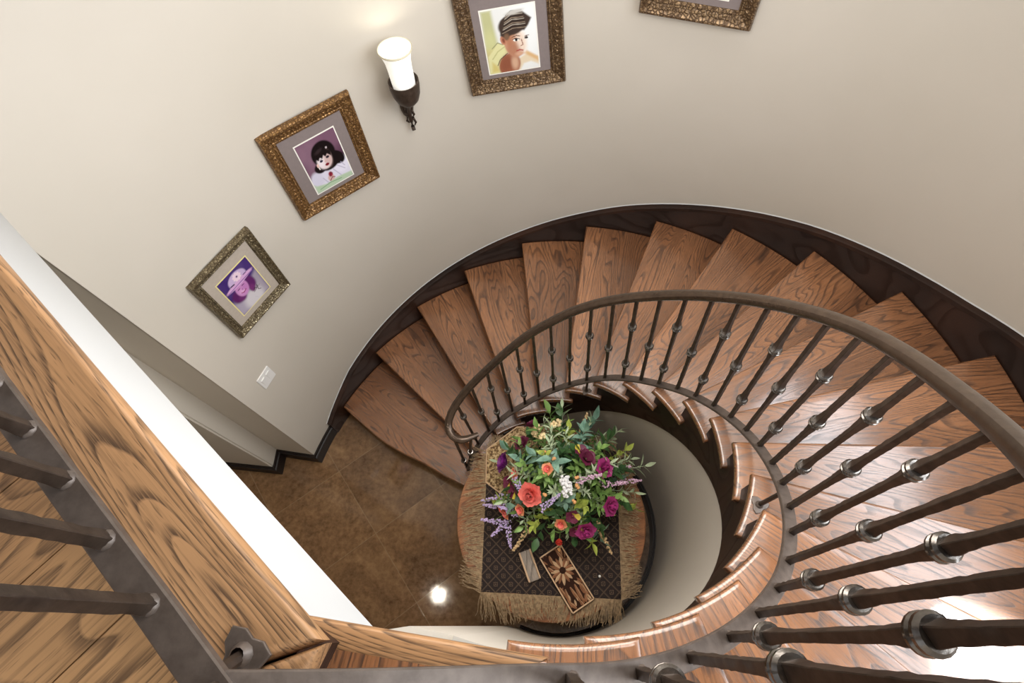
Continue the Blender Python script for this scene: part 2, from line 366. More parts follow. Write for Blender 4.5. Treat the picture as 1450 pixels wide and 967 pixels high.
# inner drum wall below the stairs
dl = [(-.335, -.628), (-.436, -.642), (-.627, -.665), (-.962, -.708), (-2.2, -.87)]
bm = bmesh.new()
def drum_top(t): return max(.02, pitch(t) - .49)
arcwall(bm, .69, .80, 122, -111, 0, drum_top, 3.0)
ring_loft(bm, [[Vector((x, y, 0)), Vector((x + .02, y - .13, 0)), Vector((x + .02, y - .13, 3.06)), Vector((x, y, 3.06))] for x, y in [tuple(pol(.69, -111).xy)] + dl])
struct('wall_inner', bm, M['wall'], 'round cream plaster wall inside the curve of the stairs')
bm = bmesh.new(); arcwall(bm, .672, .69, 117, -112, 0, .15, 3.0); arcwall(bm, .68, .69, 117, -112, .15, .165, 3.0)
struct('baseboard_inner', bm, M['base'], 'black baseboard around the foot of the round inner wall')

# ------------------------------------------------------------------ upper landing
A = Vector((-.320, -.642, 0)); D = Vector((-.752, .660, 0)).normalized(); NN = Vector((D.y, -D.x, 0)) * -1
if NN.y < 0: NN = -NN                       # NN points into the void
def lp(s, n, z=0): return A + D * s + NN * n + Vector((0, 0, z))
BW = .128                                   # width of the nosing board
E20 = (Vector((-.325, -.700, 0)) - Vector((-.320, -.642, 0)))
edge_dir = Vector((math.cos(R_(-113)), math.sin(R_(-113)), 0))
bm = bmesh.new(); slab(bm, [lp(0, 0), lp(2.02, 0), lp(2.02, -BW), lp(.075, -BW)], LAND, .042, .014)
struct('trim_1', bm, M['oak'], 'golden oak nosing board along the landing edge', grain=(A, D))
# mitred return nosing on the stair side
q0 = A; q1 = lp(.075, -BW); q2 = A + edge_dir * 1.35; q3 = q1 + edge_dir * 1.25
bm = bmesh.new(); slab(bm, [q0 + NN * .0 + Vector((.002, -.003, 0)), q2, q3, q1 + Vector((0, -.004, 0))], LAND, .042, .012)
struct('trim_2', bm, M['oak'], 'oak nosing at the top of the stairs', grain=(A, D))
# fascia and slab body
bm = bmesh.new()
ring_loft(bm, [[Vector((p.x, p.y, z)) for p in (lp(.072, -.045), lp(2.0, -.045), Vector((-3.6, 1.0, 0)), Vector((-3.6, -2.4, 0)), Vector((-.90, -1.75, 0)), lp(.072, -.045) + edge_dir * .3)] for z in (3.068, 3.37)])
ring_loft(bm, [[Vector((p.x, p.y, z)) for p in (lp(.088, -.045), lp(2.0, -.045), Vector((-3.6, 1.0, 0)), Vector((-3.6, -2.4, 0)), Vector((-.98, -1.75, 0)), lp(.088, -.045) + edge_dir * .3)] for z in (3.37, 3.517)])
struct('wall_landing', bm, M['white'], 'white fascia and underside of the upper landing')
# landing planks (perpendicular to the nosing board)
tp = []
bm = bmesh.new()
w = .125
for i in range(20):
    s0 = .07 + i * w
    a0 = [lp(s0 + .001, -BW), lp(s0 + w - .001, -BW), lp(s0 + w - .001, -1.6), lp(s0 + .001, -1.6)]
    slab(bm, a0, LAND - .001, .03, .0)
struct('floor_landing', bm, M['plank'], 'oak plank floor of the upper landing', grain=(A, NN))

# ------------------------------------------------------------------ staircase
ST = thing('staircase', 'curved oak staircase with dark skirt boards winding around the round wall', 'staircase', (0, 0, 0))
def fa(k): return TH0 - k * DTH
def tread_poly(k):
    a = fa(k); r0, t0 = IN.get(k, (RI, a)); r1, t1 = RE.get(k, (RI, a - 19))
    inner = [pol(r1 + (r0 - r1) * i / 10, t1 + (t0 - t1) * i / 10) for i in range(10)]
    pts = [pol(r0, t0)] + arc(RO, a - (2.2 if k < 4 else 1.5), a - 1.55 - DTH - 1.9, 8) + [pol(.80, t1 + .7)] + inner
    return [tuple(p.xy) for p in pts]
for k in range(1, 20):
    bm = bmesh.new(); a = fa(k); g = a - 8.5
    if k == 1:
        pts = [(-.600, .262), (-.665, .286), (-.80, .352), (-.968, .452), (-1.115, .520), (-1.259, .602), (-1.355, .672), (-1.451, .752), (-1.545, .830), (-1.632, .904)]
        pts += [tuple(p.xy) for p in arc(RO, 150.4, fa(1) - 1.55 - DTH - 1.9, 6)] + [tuple(pol(.80, fa(1) - 18.6).xy)] + [tuple(p.xy) for p in arc(RI, fa(1) - 19.3, 154, 6)]
    elif k == 19:
        pts = [(-.069, -.669), (-.24, -.644), (-.43, -.615), (-.46, -.70)] + [tuple((A + edge_dir * 1.2 + Vector((-.03, 0, 0))).xy)] + [tuple(pol(RO(a), a - 14).xy), tuple(pol(RO(a), a - 1.55).xy)]
    else: pts = tread_poly(k)
    slab(bm, pts, k * H, .04, .011)
    obj('tread', bm, M['tread'], ST, grain=((0, 0, 0), pol(1, g if k != 19 else -100)))
# nosing strip with mitred corner on the top tread's open side
bm = bmesh.new(); slab(bm, [(-.071, -.6665), (-.425, -.613), (-.431, -.652), (-.103, -.700)], 19 * H + .0015, .043, .012)
obj('return_nosing', bm, M['oak'], ST, grain=((0, 0, 0), Vector((-.99, .15, 0))))
for k in range(1, 21):
    bm = bmesh.new(); a = fa(k)
    if k == 1:
        pr = [(-.62, .292), (-.80, .382), (-.968, .482), (-1.115, .550), (-1.259, .632), (-1.451, .782), (-1.60, .92)]
        ring_loft(bm, [[Vector((x, y, z)) for x, y in pr] + [Vector((x + .012, y + .016, z)) for x, y in pr[::-1]] for z in (0, H - .04)])
    elif k == 20:
        p0 = Vector((-.360, -.650, 0)); p1 = p0 + edge_dir * 1.25
        off = Vector((-.015, 0, 0)); ring_loft(bm, [[Vector((x, y, z)) for x, y in ((-.358, -.648), (-.408, -.618), (-.425, -.632), (-.371, -.664))] for z in (19 * H, LAND - .042)]); ring_loft(bm, [[p0 + Vector((0, 0, z)), p1 + Vector((0, 0, z)), p1 + off + Vector((0, 0, z)), p0 + off + Vector((0, 0, z))] for z in (19 * H, LAND - .042)])
    else:
        t = Vector((math.sin(R_(a)), -math.cos(R_(a)), 0)) * .035; t2 = t * 1.5
        p0, p1 = pol(.70, a), pol(RO(a), a - 1.55)
        ring_loft(bm, [[p + q + Vector((0, 0, z)) for p, q in ((p0, t), (p1, t), (p1, t2), (p0, t2))] for z in ((k - 1) * H, k * H - .04)])
    obj('riser', bm, M['skirt'], ST, grain=((0, 0, 0), pol(1, a)))
# inner stringer: stepped on top, sloping underneath
bm = bmesh.new()
for k in range(1, 19):
    a0, a1 = fa(k) - 2, (fa(k + 1) - 2 if k < 18 else -97)
    arcwall(bm, .672, .70, a0, a1, lambda t: max(0, pitch(t) - .50), k * H - .04, 3.5)
obj('inner_stringer', bm, M['skirt'], ST, grain=((0, 0, 0), (1, .3, 0)))
# outer skirt board with cap moulding
_SK = [(12.8, .14), (19.7, .124), (25.5, .125), (33.7, .135), (42.3, .145), (51.0, .142), (62.7, .135), (75.3, .130), (82.5, .116), (96.8, .103), (108.7, .105), (120.3, .118), (132.4, .132), (144.3, .142), (156.2, .082)]
def sk(t): return H * (TH0 - 1.585 - t) / DTH + float(np.interp(t, [q[0] for q in _SK], [q[1] for q in _SK]))
bm = bmesh.new(); arcwall(bm, RO, lambda t: RW(t) + .002, 156.2, -112, lambda t: max(0, pitch(t) - .45), lambda t: sk(t) - .006, 2.4)
obj('outer_skirt', bm, M['skirt'], ST, grain=((0, 0, 0), (1, .3, 0)))
bm = bmesh.new(); rings = []
for i in range(113):
    t = 156.2 - i * 2.4; z = sk(t)
    ro, rw = RO(t), RW(t); rings.append([pol(ro - .006, t, z - .03), pol(rw + .001, t, z - .03), pol(rw + .001, t, z), pol(ro + .008, t, z), pol(ro - .004, t, z - .008)])
ring_loft(bm, rings); obj('skirt_cap', bm, M['skirt'], ST, grain=((0, 0, 0), (1, .3, 0)))

bm = bmesh.new(); tube(bm, [pol(RW(156.2 - i * 2.4) - .001, 156.2 - i * 2.4, sk(156.2 - i * 2.4) + .002) for i in range(113)], .0042, 5)
struct('trim_3', bm, M['white'], 'thin white caulk line along the top of the skirt board')
# ------------------------------------------------------------------ railing
RL = thing('stair_railing', 'dark bronze iron railing with collared balusters and curled handrail end', 'railing', (0, 0, 0))
_SH = [(150, .085), (147.9, .10), (144.5, .118), (137.2, .143), (128.8, .125), (121.9, .112), (113.3, .09), (108, .062), (99, .045), (87.7, .034), (77.1, .030), (67.3, .034), (57.7, .032), (48.1, .026), (38.8, .024), (29.9, .030),
       (20.7, .036), (11.1, .042), (1.1, .05), (-9, .054), (-19.2, .06), (-28.7, .065), (-47.7, .065), (-58.2, .072), (-66.8, .074), (-74.3, .085), (-81.7, .085), (-97, .085), (-115, .085)]
_HR = [(118, .945), (105.2, .948), (97.9, .940), (91.7, .930), (82.9, .926), (74.9, .912), (64.7, .889), (56.3, .873), (50.6, .869), (41, .867), (32.1, .868), (23.7, .874), (16, .880), (8.4, .886), (1.1, .889), (-6.3, .887), (-20.6, .879), (-35.9, .880), (-115, .880)]
def shoe_z(t): return pitch(t) + float(np.interp(-t, [-a for a, b in _SH], [b for a, b in _SH]))
def hand_z(t): return pitch(t) + float(np.interp(-t, [-a for a, b in _HR], [b for a, b in _HR]))
JX = Vector((-.384, -.683, 0)); NB = -.073
ZB = LAND + .085
shoe = [pol(rail_r(t), t, shoe_z(t)) for t in np.arange(149, -97.5, -1.5)]
shoe += [Vector((-.16, -.686, 3.52)), Vector((-.24, -.686, 3.595)), Vector((-.32, -.685, 3.635)), JX + Vector((0, 0, ZB))]
def smooth_path(P, it=4):
    P = [p.copy() for p in P]
    for _ in range(it): P = [P[0]] + [(P[i - 1] + P[i] * 2 + P[i + 1]) / 4 for i in range(1, len(P) - 1)] + [P[-1]]
    return P
bar = [(-.018, -.006), (.018, -.006), (.018, .004), (.016, .006), (-.016, .006), (-.018, .004)]
bm = bmesh.new(); sweep(bm, smooth_path(shoe), bar); obj('bottom_bar', bm, M['shoe'], RL)
bm = bmesh.new(); sweep(bm, [Vector((JX.x + .012, JX.y - .012, ZB))] + [lp(s, NB, ZB) for s in (.12, .5, 1.0, 1.6, 1.98)], bar); obj('bottom_bar', bm, M['shoe'], RL)
# handrail with turned-in end
hand = [Vector(p) for p in ((-.440, .345, 1.185), (-.459, .342, 1.188), (-.480, .325, 1.19), (-.506, .312, 1.195), (-.530, .304, 1.198), (-.556, .305, 1.2), (-.585, .322, 1.2), (-.606, .350, 1.203), (-.617, .382, 1.21), (-.618, .412, 1.222), (-.600, .448, 1.25), (-.563, .495, 1.288), (-.518, .535, 1.33), (-.466, .567, 1.385), (-.415, .591, 1.44), (-.36, .607, 1.50))]
hand += [pol(rail_r(t), t, hand_z(t)) for t in np.arange(117, -97.5, -1.5)]
hand += [Vector((-.16, -.690, 4.33)), Vector((-.24, -.692, 4.38)), Vector((-.32, -.69, 4.415)), JX + Vector((0, -.01, 4.43))]
cap = [(q[0] * .84, q[1] * .9) for q in [(-.022, -.016), (-.018, -.021), (.018, -.021), (.022, -.016), (.026, -.010), (.027, -.002), (.024, .008), (.014, .015), (0, .018), (-.014, .015), (-.024, .008), (-.027, -.002), (-.026, -.010)]]
hp = smooth_path(hand, 3)
bm = bmesh.new(); sweep(bm, hp, cap, scale=lambda i: .55 + .45 * min(1, i / 4)); obj('handrail', bm, M['rail'], RL)
bm = bmesh.new(); sweep(bm, [JX + Vector((.01, -.02, 4.43))] + [lp(s, NB, 4.43) for s in (.12, .5, 1.0, 1.6, 1.98)], cap); obj('handrail', bm, M['rail'], RL)

rb = random.Random(3)
def baluster(b, t, ang, double):
    """square hammered bar from b to t, flared at its collars"""
    L = (t - b).length; d = (t - b).normalized()
    x = Vector((math.cos(ang), math.sin(ang), 0)); x = (x - d * x.dot(d)).normalized(); y = d.cross(x)
    cs = [.17, .55] if double else [.365]
    n = max(10, int(L / .0125)); rings = []
    for i in range(n + 1):
        s = L * i / n
        fl = max([math.exp(-((s - c) / .045) ** 2) * .55 - math.exp(-((s - c) / .010) ** 2) * .5 for c in cs])
        hw = .0072 * (1 + fl) * (1 + rb.uniform(-.06, .06))
        if s < .02: hw = .0072 * 1.1
        c = b + d * s; ch = hw * .8
        ring = []
        for px, py in ((1, .86), (.86, 1), (-.86, 1), (-1, .86), (-1, -.86), (-.86, -1), (.86, -1), (1, -.86)):
            j = 1 + rb.uniform(-.04, .04); ring.append(c + (x * px + y * py) * hw * j)
        rings.append(ring)
    bm = bmesh.new(); ring_loft(bm, rings)
    o = obj('baluster', bm, M['iron'], RL, angle=28, origin=b)
    Mx = Matrix((x, y, d)).transposed()
    for c in cs:
        if c > L - .05: continue
        bm = bmesh.new()
        lathe(bm, [(.009, -.013), (.0165, -.0125), (.0205, -.008), (.0205, -.004), (.0165, -.0005), (.0205, .003), (.0205, .008), (.0165, .0125), (.009, .013)], b + d * c, 18, Mx)
        obj('collar', bm, M['pewter'], o)
    bm = bmesh.new(); lathe(bm, [(.004, .003), (.009, .003), (.0115, 0), (.012, -.004), (.004, -.004)], b + d * .004, 10, Mx); obj('weld', bm, M['shoe'], o)
    return o
BAL = [(145.6, 146.5), (136.9, 138.6), (128.6, 130.3), (121.5, 122.6), (113.1, 114.7), (105.6, 106.8), (97.7, 99.3), (89.9, 91.8), (81.9, 83.9), (73.6, 76.0), (65.2, 68.1), (57.0, 60.1), (49.0, 52.4), (41.1, 44.5), (33.3, 36.7), (25.5, 29.2),
       (17.6, 21.6), (10.0, 14.1), (2.7, 6.9), (-4.4, -.6), (-11.8, -8.3), (-19.2, -15.9), (-27.3, -23.5), (-35.1, -31.4), (-43.6, -39.8), (-51.9, -48.2), (-60.1, -56.6), (-68.5, -65.2), (-77.0, -74.0), (-85.0, -82.5), (-93.5, -92)]
def on_hand(t):
    best = min(hp, key=lambda p: abs((math.degrees(math.atan2(p.y, p.x)) - t))); return best
for i, (tb, tt) in enumerate(BAL):
    b = pol(rail_r(tb), tb, shoe_z(tb) + .004)
    if tt > 115: q = on_hand(tt); top = Vector((q.x, q.y, q.z - .018))
    else: top = pol(rail_r(tt), tt, hand_z(tt) - .018)
    baluster(b, top, R_(tb), i % 2 == 1)
# end newel under the curl and its neighbour
baluster(Vector((-.628, .396, H)), Vector((-.575, .318, 1.18)), R_(140), False)
# landing balusters
for k, (x, y) in enumerate([(-.739, -.364), (-.672, -.423), (-.603, -.483), (-.535, -.547), (-.468, -.609)]):
    baluster(Vector((x, y, ZB + .004)), Vector((x, y, 4.41)), math.atan2(D.y, D.x), False)
for k in range(1, 6): 
    p = Vector((-.740, -.363, 0)) + D * .0915 * k
    baluster(Vector((p.x, p.y, ZB + .004)), Vector((p.x, p.y, 4.41)), math.atan2(D.y, D.x), False)
baluster(JX + Vector((.0, -.001, ZB)), JX + Vector((-.02, -.012, 4.41)), .3, False)
# feet that carry the bottom bar
def foot(p, ztop, top=None):
    p = Vector(p); bm = bmesh.new()
    tube(bm, [p, Vector(((top or p).x, (top or p).y, ztop))] if top else [p, Vector((p.x, p.y, ztop))], .0075, 8)
    o = obj('foot_post', bm, M['iron'], RL)
    bm = bmesh.new(); ring = []
    for i in range(12):
        a = 2 * math.pi * i / 12; r = .026 * (1 + .28 * math.cos(3 * a)); ring.append((p.x + r * math.cos(a), p.y + r * math.sin(a)))
    slab(bm, ring, p.z + .006, .006, .002)
    lathe(bm, [(.014, .005), (.011, .012), (.0075, .016)], p, 10)
    obj('flange', bm, M['shoe'], o)
foot((.634, -.272, 13 * H), shoe_z(-22) - .004, pol(rail_r(-22), -22))
foot(pol(rail_r(73.3), 73.0, 6 * H), shoe_z(73.0) - .004)
foot(pol(rail_r(125.5), 126.5, 2 * H), shoe_z(126.5) - .004)
foot((-.405, -.656, LAND), ZB - .004, Vector((-.405, -.680, 0)))

# ------------------------------------------------------------------ framed photographs
def smooth01(e0, e1, x):
    t = np.clip((x - e0) / (e1 - e0), 0, 1); return t * t * (3 - 2 * t)
class Pic:
    """a small painter: colours over a grid of (u, v) in 0..1, v up"""
    def __init__(s, w, h, nx=88, asp=None):
        s.nx = nx; s.ny = int(nx * h / w); s.a = h / w
        s.U, s.V = np.meshgrid(np.linspace(0, 1, s.nx), np.linspace(0, 1, s.ny)); s.I = np.zeros((s.ny, s.nx, 3)); s.rng = np.random.default_rng(5)
    def fill(s, c): s.I[:] = np.array(srgb(*c)[:3])
    def put(s, m, c, k=1.0): m = (m * k)[..., None]; s.I = s.I * (1 - m) + np.array(srgb(*c)[:3]) * m
    def ell(s, u, v, ru, rv, c, rot=0, soft=.12, k=1.0):
        x, y = s.U - u, (s.V - v) * s.a; cr, sr = math.cos(R_(rot)), math.sin(R_(rot))
        x, y = x * cr + y * sr, -x * sr + y * cr; d = np.sqrt((x / ru) ** 2 + (y / (rv * s.a)) ** 2)
        s.put(1 - smooth01(1 - soft, 1 + soft, d), c, k)
    def poly(s, pts, c, soft=.012, k=1.0):
        n = len(pts); ins = np.zeros(s.U.shape, bool); dm = np.full(s.U.shape, 9.0)
        for i in range(n):
            (x0, y0), (x1, y1) = pts[i], pts[(i + 1) % n]
            cond = ((y0 > s.V) != (y1 > s.V)); xi = (x1 - x0) * (s.V - y0) / ((y1 - y0) or 1e-9) + x0
            ins ^= cond & (s.U < xi)
            dx, dy = x1 - x0, (y1 - y0) * s.a; L = dx * dx + dy * dy or 1e-9
            t = np.clip(((s.U - x0) * dx + (s.V - y0) * s.a * dy) / L, 0, 1); dm = np.minimum(dm, np.hypot(s.U - x0 - t * dx, (s.V - y0) * s.a - t * dy))
        s.put(smooth01(-soft, soft, np.where(ins, dm, -dm)), c, k)
    def line(s, pts, w, c, k=1.0):
        for (x0, y0), (x1, y1) in zip(pts[:-1], pts[1:]):
            dx, dy = x1 - x0, (y1 - y0) * s.a; L = dx * dx + dy * dy or 1e-9
            t = np.clip(((s.U - x0) * dx + (s.V - y0) * s.a * dy) / L, 0, 1); d = np.hypot(s.U - x0 - t * dx, (s.V - y0) * s.a - t * dy)
            s.put(1 - smooth01(w * .6, w * 1.3, d), c, k)
    def mottle(s, c, k=.3, f=5):
        z = np.zeros(s.U.shape)
        for _ in range(9): a, b, p = s.rng.uniform(-f, f), s.rng.uniform(-f, f), s.rng.uniform(0, 6); z += np.sin(a * s.U * 3 + b * s.V * 3 + p)
        s.put(np.clip(z / 4, 0, 1), c, k)
def pic_hat(w, h):
    p = Pic(w, h); p.fill((70, 48, 112)); p.mottle((48, 24, 100), .8); p.poly([(.45, 0), (1, 0), (1, .62), (.8, .55), (.62, .32)], (168, 158, 168), .08); p.mottle((120, 104, 150), .25)
    p.ell(.12, .18, .26, .22, (168, 158, 176), 0, .5)
    p.ell(.52, .10, .30, .26, (204, 198, 204), 0, .35)                                    # dress
    p.ell(.20, .44, .15, .15, (88, 34, 92), 0, .3); p.ell(.30, .36, .12, .09, (104, 44, 104), 0, .4); p.ell(.70, .47, .13, .17, (92, 36, 96), 0, .3); p.ell(.64, .34, .08, .10, (112, 48, 108), 0, .4)   # curls
    p.ell(.43, .53, .19, .20, (196, 136, 190), -4, .12); p.ell(.38, .48, .07, .05, (214, 160, 204), 0, .6); p.ell(.52, .50, .08, .10, (182, 116, 180), 0, .6, .6)
    p.line([(.31, .555), (.38, .56)], .011, (56, 18, 66)); p.line([(.47, .575), (.54, .57)], .011, (56, 18, 66))
    p.line([(.35, .445), (.41, .42), (.49, .445)], .018, (150, 40, 110)); p.line([(.37, .445), (.46, .445)], .007, (240, 220, 235)); p.ell(.42, .505, .02, .02, (170, 100, 170))
    p.ell(.50, .78, .29, .16, (196, 172, 208), 4, .1)                                     # crown
    p.ell(.49, .685, .46, .062, (210, 166, 208), 2, .15); p.line([(.08, .655), (.5, .66), (.92, .66)], .016, (150, 104, 170))
    for i in range(9):
        a = i * 40; p.ell(.52 + .085 * math.cos(R_(a)), .82 + .066 * math.sin(R_(a)), .05, .028, (232, 206, 220), a, .2)
    p.ell(.52, .82, .022, .018, (70, 40, 70)); p.line([(.24, .74), (.34, .73)], .02, (52, 28, 70)); p.line([(.68, .74), (.76, .74)], .016, (90, 54, 110))
    p.line([(.62, .25), (.68, .30), (.72, .25), (.78, .31), (.74, .20), (.80, .16)], .009, (44, 34, 40)); p.line([(.60, .22), (.70, .24), (.84, .27)], .006, (44, 34, 40))
    p.line([(.55, .12), (.60, .05)], .008, (190, 186, 196))
    return p
def pic_dark_hair(w, h):
    p = Pic(w, h); p.fill((118, 84, 104)); p.mottle((86, 52, 76), .7); p.ell(.2, .75, .3, .3, (146, 116, 132), 0, .8, .5); p.ell(.95, .3, .2, .3, (70, 40, 60), 0, .6)
    p.ell(.48, .16, .58, .27, (214, 210, 226), 6, .1); p.ell(.83, .33, .20, .17, (222, 218, 234), 0, .2); p.ell(.14, .26, .15, .15, (206, 202, 220), 0, .3)
    p.ell(.54, .66, .30, .24, (22, 14, 16), -6, .08); p.ell(.80, .48, .16, .16, (22, 14, 16), 30, .12); p.ell(.33, .44, .15, .10, (26, 16, 18), 0, .15); p.ell(.60, .42, .24, .10, (24, 15, 17), 10, .15)
    p.ell(.50, .535, .185, .165, (222, 204, 204), -6, .12); p.ell(.60, .54, .09, .14, (196, 160, 156), -6, .5, .7); p.ell(.40, .53, .08, .11, (236, 226, 232), 0, .6, .8)
    p.poly([(.29, .60), (.36, .74), (.56, .76), (.72, .66), (.69, .56), (.62, .63), (.56, .59), (.52, .635), (.47, .585), (.42, .62), (.36, .575), (.33, .61)], (24, 15, 17), .015)
    p.ell(.42, .55, .042, .022, (40, 36, 60)); p.ell(.60, .57, .045, .024, (40, 30, 44)); p.line([(.36, .585), (.46, .585)], .008, (90, 70, 74)); p.ell(.515, .51, .025, .02, (206, 176, 172))
    p.ell(.52, .445, .05, .026, (134, 30, 44)); p.line([(.475, .447), (.57, .447)], .006, (80, 16, 28))
    p.ell(.30, .50, .03, .04, (226, 190, 180)); p.line([(.30, .46), (.31, .42)], .012, (232, 226, 220)); p.ell(.45, .74, .10, .03, (60, 46, 50), 20, .6, .6)
    p.ell(.66, .74, .025, .02, (190, 176, 180))
    for a, b, c, d in ((.60, .30, .72, .12), (.72, .34, .88, .20), (.28, .24, .36, .10), (.84, .36, .90, .26)): p.line([(a, b), (c, d)], .012, (172, 166, 190), .8)
    p.ell(.47, .165, .085, .07, (206, 172, 166), 0, .2); p.ell(.49, .24, .055, .05, (150, 44, 62), 0, .3); p.line([(.42, .12), (.50, .17), (.56, .15)], .012, (120, 70, 76)); p.line([(.47, .20), (.49, .27), (.54, .24)], .012, (104, 26, 44))
    p.poly([(0, 0), (1, 0), (1, .09), (.62, .12), (.3, .10), (.06, .15), (0, .2)], (176, 196, 168), .03); p.line([(.1, .06), (.4, .09), (.7, .06)], .012, (120, 156, 120))
    return p
def pic_shoulder(w, h):
    p = Pic(w, h); p.fill((226, 226, 224)); p.poly([(0, 0), (.27, 0), (.20, 1), (0, 1)], (186, 186, 140), .05); p.poly([(0, 0), (.3, 0), (.24, .45), (0, .42)], (196, 176, 116), .07); p.ell(.10, .5, .12, .2, (206, 206, 150), 0, .7, .7)
    p.ell(.80, .6, .3, .5, (236, 238, 238), 0, .6)
    p.poly([(.50, .02), (.62, .20), (.80, .27), (1, .16), (1, .05), (.85, .12), (.70, .10), (.62, .0)], (224, 206, 178), .03); p.poly([(.72, .27), (1, .10), (1, .18), (.78, .31)], (214, 176, 128), .03)
    p.poly([(0, 0), (.36, 0), (.22, .12), (.30, .26), (.46, .33), (.40, .44), (.24, .50), (.12, .38), (.02, .30)], (218, 214, 162), .02); p.poly([(.05, .02), (.2, .02), (.18, .12), (.08, .2)], (206, 190, 120), .04)
    p.line([(.12, .42), (.24, .50), (.33, .46)], .01, (150, 150, 110)); p.line([(.1, .25), (.22, .36), (.36, .42)], .012, (190, 186, 132))
    p.ell(.42, .11, .21, .20, (156, 96, 72), -20, .1); p.ell(.36, .14, .12, .14, (132, 78, 58), -20, .6, .7); p.ell(.53, .14, .07, .12, (214, 176, 148), 0, .6, .8); p.line([(.18, .13), (.24, .22), (.40, .31)], .008, (70, 44, 34))
    p.ell(.56, .455, .195, .235, (196, 148, 120), 10, .08); p.ell(.70, .46, .10, .18, (236, 218, 202), 5, .5, .9); p.ell(.52, .36, .12, .12, (168, 112, 88), 0, .6, .7); p.ell(.47, .53, .06, .13, (176, 118, 90), 0, .5, .8)
    p.ell(.355, .525, .055, .075, (188, 128, 100), 10, .15); p.ell(.36, .52, .025, .04, (130, 76, 60), 10, .4)
    p.ell(.56, .74, .27, .155, (72, 58, 52), 14, .1); p.poly([(.31, .60), (.35, .82), (.55, .93), (.78, .91), (.93, .80), (.86, .70), (.78, .63), (.66, .645), (.52, .60), (.42, .52), (.38, .56)], (64, 52, 46), .02)
    for i in range(11):
        v = .63 + .026 * i; p.line([(.36 + .01 * i, v), (.56, v + .055), (.82 - .006 * i, v + .045)], .007, ((168, 150, 130), (34, 28, 26), (206, 196, 182))[i % 3], .8)
    p.ell(.62, .92, .16, .03, (196, 192, 186), 8, .6); p.ell(.43, .57, .05, .05, (120, 92, 72), 0, .5)
    p.ell(.60, .50, .055, .022, (250, 246, 240)); p.ell(.605, .50, .026, .022, (34, 26, 26)); p.line([(.54, .515), (.60, .525), (.67, .505)], .009, (50, 34, 30)); p.line([(.53, .55), (.62, .565), (.68, .55)], .010, (104, 70, 54))
    p.ell(.80, .51, .035, .018, (60, 50, 48)); p.line([(.77, .535), (.85, .545)], .009, (120, 90, 74))
    p.line([(.70, .50), (.725, .41), (.68, .395)], .009, (150, 98, 78)); p.line([(.59, .325), (.65, .335), (.71, .32)], .013, (164, 70, 66)); p.ell(.64, .275, .08, .03, (206, 160, 134), 0, .6)
    return p
def pic_plain(w, h):
    p = Pic(w, h); p.fill((214, 216, 220)); p.mottle((150, 160, 176), .6); p.ell(.5, .5, .25, .3, (206, 168, 146), 0, .3); p.ell(.5, .2, .4, .25, (150, 160, 180), 0, .3); p.ell(.5, .72, .28, .2, (96, 72, 54), 0, .2); return p
